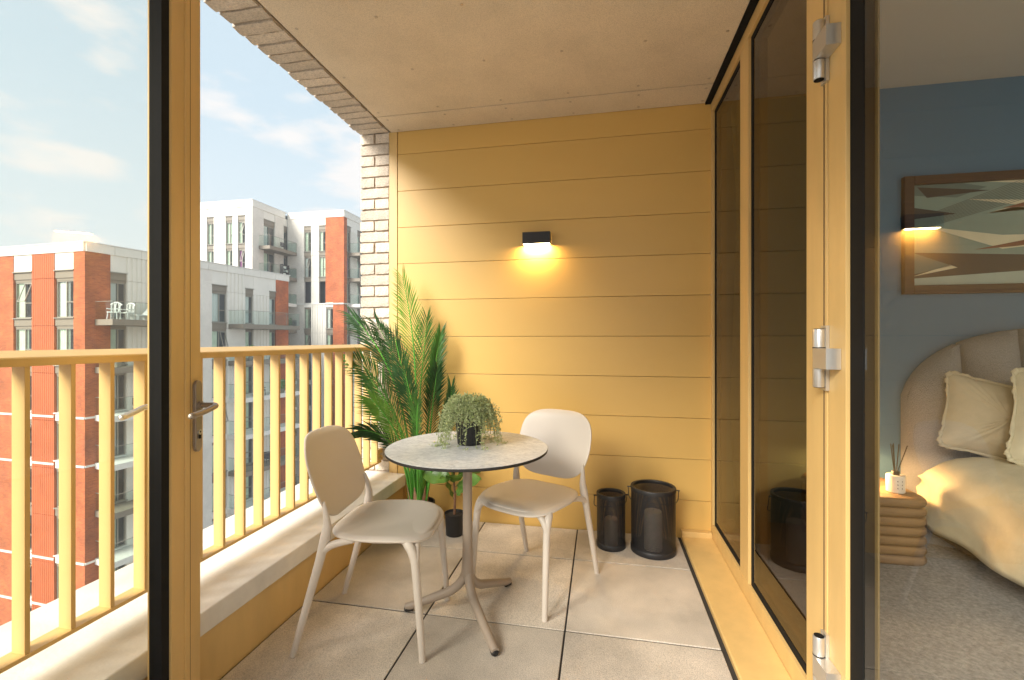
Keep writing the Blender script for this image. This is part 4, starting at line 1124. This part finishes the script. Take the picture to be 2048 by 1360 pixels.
for i in range(3):
    for j in range(2):
        a = R(-105+28*j); zz = 0.062-0.018*i
        c_ = Vector((0.0404*math.cos(a),0.0404*math.sin(a),zz)); tt = Vector((-math.sin(a),math.cos(a),0))
        MB().add([c_-tt*0.0022+Vector((0,0,-0.003)),c_+tt*0.0022+Vector((0,0,-0.003)),c_+tt*0.0008+Vector((0,0,0.003)),c_-tt*0.0022+Vector((0,0,0.003))],[(0,1,2,3)]).build('printed_letter', BLACK, df)
bl = thing('table_lamp', 'glowing white dome lamp on the bedside table, half hidden by the door frame', 'lamp', (1.365,2.82,NZ))
SHD = bpy.data.materials.new('glowing_shade'); SHD.use_nodes = True
b = SHD.node_tree.nodes['Principled BSDF']; b.inputs['Base Color'].default_value = (0.8,0.7,0.55,1); b.inputs['Emission Color'].default_value = (1,0.62,0.30,1); b.inputs['Emission Strength'].default_value = 0.55
MB().lathe([(0.106,0.13),(0.104,0.20),(0.085,0.25),(0.045,0.285),(0.0,0.293)], n=32).build('shade', SHD, bl, True)
MB().lathe([(0.0,0.0),(0.06,0.0),(0.06,0.008),(0.012,0.014),(0.010,0.12),(0.0,0.12)], n=24).build('base', DWH, bl, True)
pl = bpy.data.lights.new('bedside_light','POINT'); pl.energy = 3.4; pl.color = (1,0.60,0.26); pl.shadow_soft_size = 0.03
po = bpy.data.objects.new('bedside_light', pl); col.objects.link(po); po.location = (1.365,2.82,NZ+0.135)
# framed print: plain angular shapes
WAL = mat('walnut_frame', (0.07,0.028,0.014), 0.5, c2=(0.035,0.014,0.008), vscale=10, stretch=(1,1,9), bump=0.3, bscale=80)
pf = thing('framed_print', 'large dark wood framed print of angular green, cream and brown shapes on the blue wall', 'picture', (2.25,3.05,1.80))
fx0, fx1, fz0, fz1 = 1.722-2.25, 2.80-2.25, 1.465-1.80, 2.145-1.80
w = 0.05
for nm, bx in (('frame_side',(fx0,fx0+w,fz0,fz1)),('frame_side',(fx1-w,fx1,fz0,fz1)),('frame_side',(fx0+w+0.0005,fx1-w-0.0005,fz0,fz0+w)),('frame_side',(fx0+w+0.0005,fx1-w-0.0005,fz1-w,fz1))):
    MB().box(bx[0],bx[1],-0.035,-0.001,bx[2],bx[3]).build(nm, WAL, pf, bevel=0.003)
gw, gh = fx1-fx0-2*w, fz1-fz0-2*w; bx_, bz_ = fx0+w, fz0+w
def pc(c, name): return mat(name, c, 0.7, var=0.06, vscale=6, bump=0.2, bscale=300, bdist=0.0005)
SAGE = pc((0.24,0.33,0.29),'print_sage'); CRM = pc((0.72,0.68,0.50),'print_cream'); UMB = pc((0.05,0.045,0.045),'print_umber'); SLT = pc((0.13,0.19,0.18),'print_slate'); RUS = pc((0.22,0.09,0.05),'print_rust'); PAL = pc((0.42,0.50,0.44),'print_pale')
MB().box(bx_,bx_+gw,-0.012,-0.002,bz_,bz_+gh).build('print', SAGE, pf)
def shape(pts, m, lay):
    MB().add([(bx_+gw*x*0.5, -0.0122-0.0006*lay, bz_+gh*y) for x,y in pts],[tuple(range(len(pts)))]).build('printed_shape', m, pf)
shape([(0,0),(2,0),(2,0.30),(0,0.07)], PAL, 1); shape([(0,0.07),(2,0.17),(2,0.24),(0.0,0.33)], UMB, 2)
shape([(0,0.09),(0.46,0.17),(0.38,0.20)], CRM, 3); shape([(0,0.33),(0,0.11),(0.40,0.19)], SLT, 3)
shape([(0.14,0.585),(0.9,0.34),(1.6,0.40),(2,0.47),(0.9,0.475)], CRM, 2)
shape([(0,1),(0.5,1),(0.75,0.95),(0.45,0.86),(0.0,0.9)], SLT, 1); shape([(0.05,0.98),(0.78,0.915),(0.15,0.87)], UMB, 3)
shape([(0,0.78),(0.45,0.70),(0.1,0.67),(0,0.66)], UMB, 3); shape([(0.72,1),(1.6,0.93),(2,0.8),(2,1)], CRM, 1)
shape([(0.55,0.84),(1.3,0.72),(1.0,0.74),(0.75,0.69),(1.2,0.80)], CRM, 3); shape([(0.9,0.735),(1.5,0.87),(2,0.86),(1.3,0.74)], RUS, 4)
shape([(0.62,0.34),(1.3,0.45),(1.8,0.43),(1.0,0.36)], RUS, 4); shape([(1.2,0.0),(2,0.5),(2,0.3)], SLT, 4)
for i in range(12):
    y0_ = 0.54+0.010*i
    MB().add([(bx_+gw*0.0, -0.0150, bz_+gh*(y0_)),(bx_+gw*0.75,-0.0150,bz_+gh*(y0_+0.37+0.01*i)),(bx_+gw*0.75,-0.0150,bz_+gh*(y0_+0.3735+0.01*i)),(bx_,-0.0150,bz_+gh*(y0_+0.0035))],[(0,1,2,3)]).build('printed_line', UMB, pf)
# curtain bundle
CUR = mat('sage_curtain', (0.40,0.46,0.30), 0.95, trans=0.2)
mb = MB(); vs = []; fs = []; nn = 60
for i in range(nn+1):
    t = i/nn; y = 2.80+0.21*t; x = 0.86+0.045*math.sin(t*38)+0.02*math.sin(t*11)
    for z in (BZ+0.01, 0.8, 1.4, 2.0, 2.66): vs.append((x+0.02*math.sin(z*3+t*9), y+0.01*math.sin(z*5+t*7), z))
for i in range(nn):
    for k in range(4): q = i*5+k; fs.append((q,q+5,q+6,q+1))
cu_ = mb.add(vs, fs).build('curtain', CUR, None, True); md = cu_.modifiers.new('thick','SOLIDIFY'); md.thickness = 0.002
tag(cu_, 'pale sage curtain gathered inside the corner window', 'curtain')

# ------------------------------------------------------------------ thin city haze
HZ = bpy.data.materials.new('haze'); HZ.use_nodes = True; t = HZ.node_tree; t.nodes.clear()
o = t.nodes.new('ShaderNodeOutputMaterial'); v = t.nodes.new('ShaderNodeVolumePrincipled')
v.inputs['Color'].default_value = (0.95,0.96,1.0,1); v.inputs['Density'].default_value = 0.0018; v.inputs['Anisotropy'].default_value = 0.2
t.links.new(v.outputs[0], o.inputs['Volume'])
hz_ = MB().box(-1300,1300,-1300,1300,GZ-1.5,20).build('haze', HZ); tag(hz_, kind='stuff')
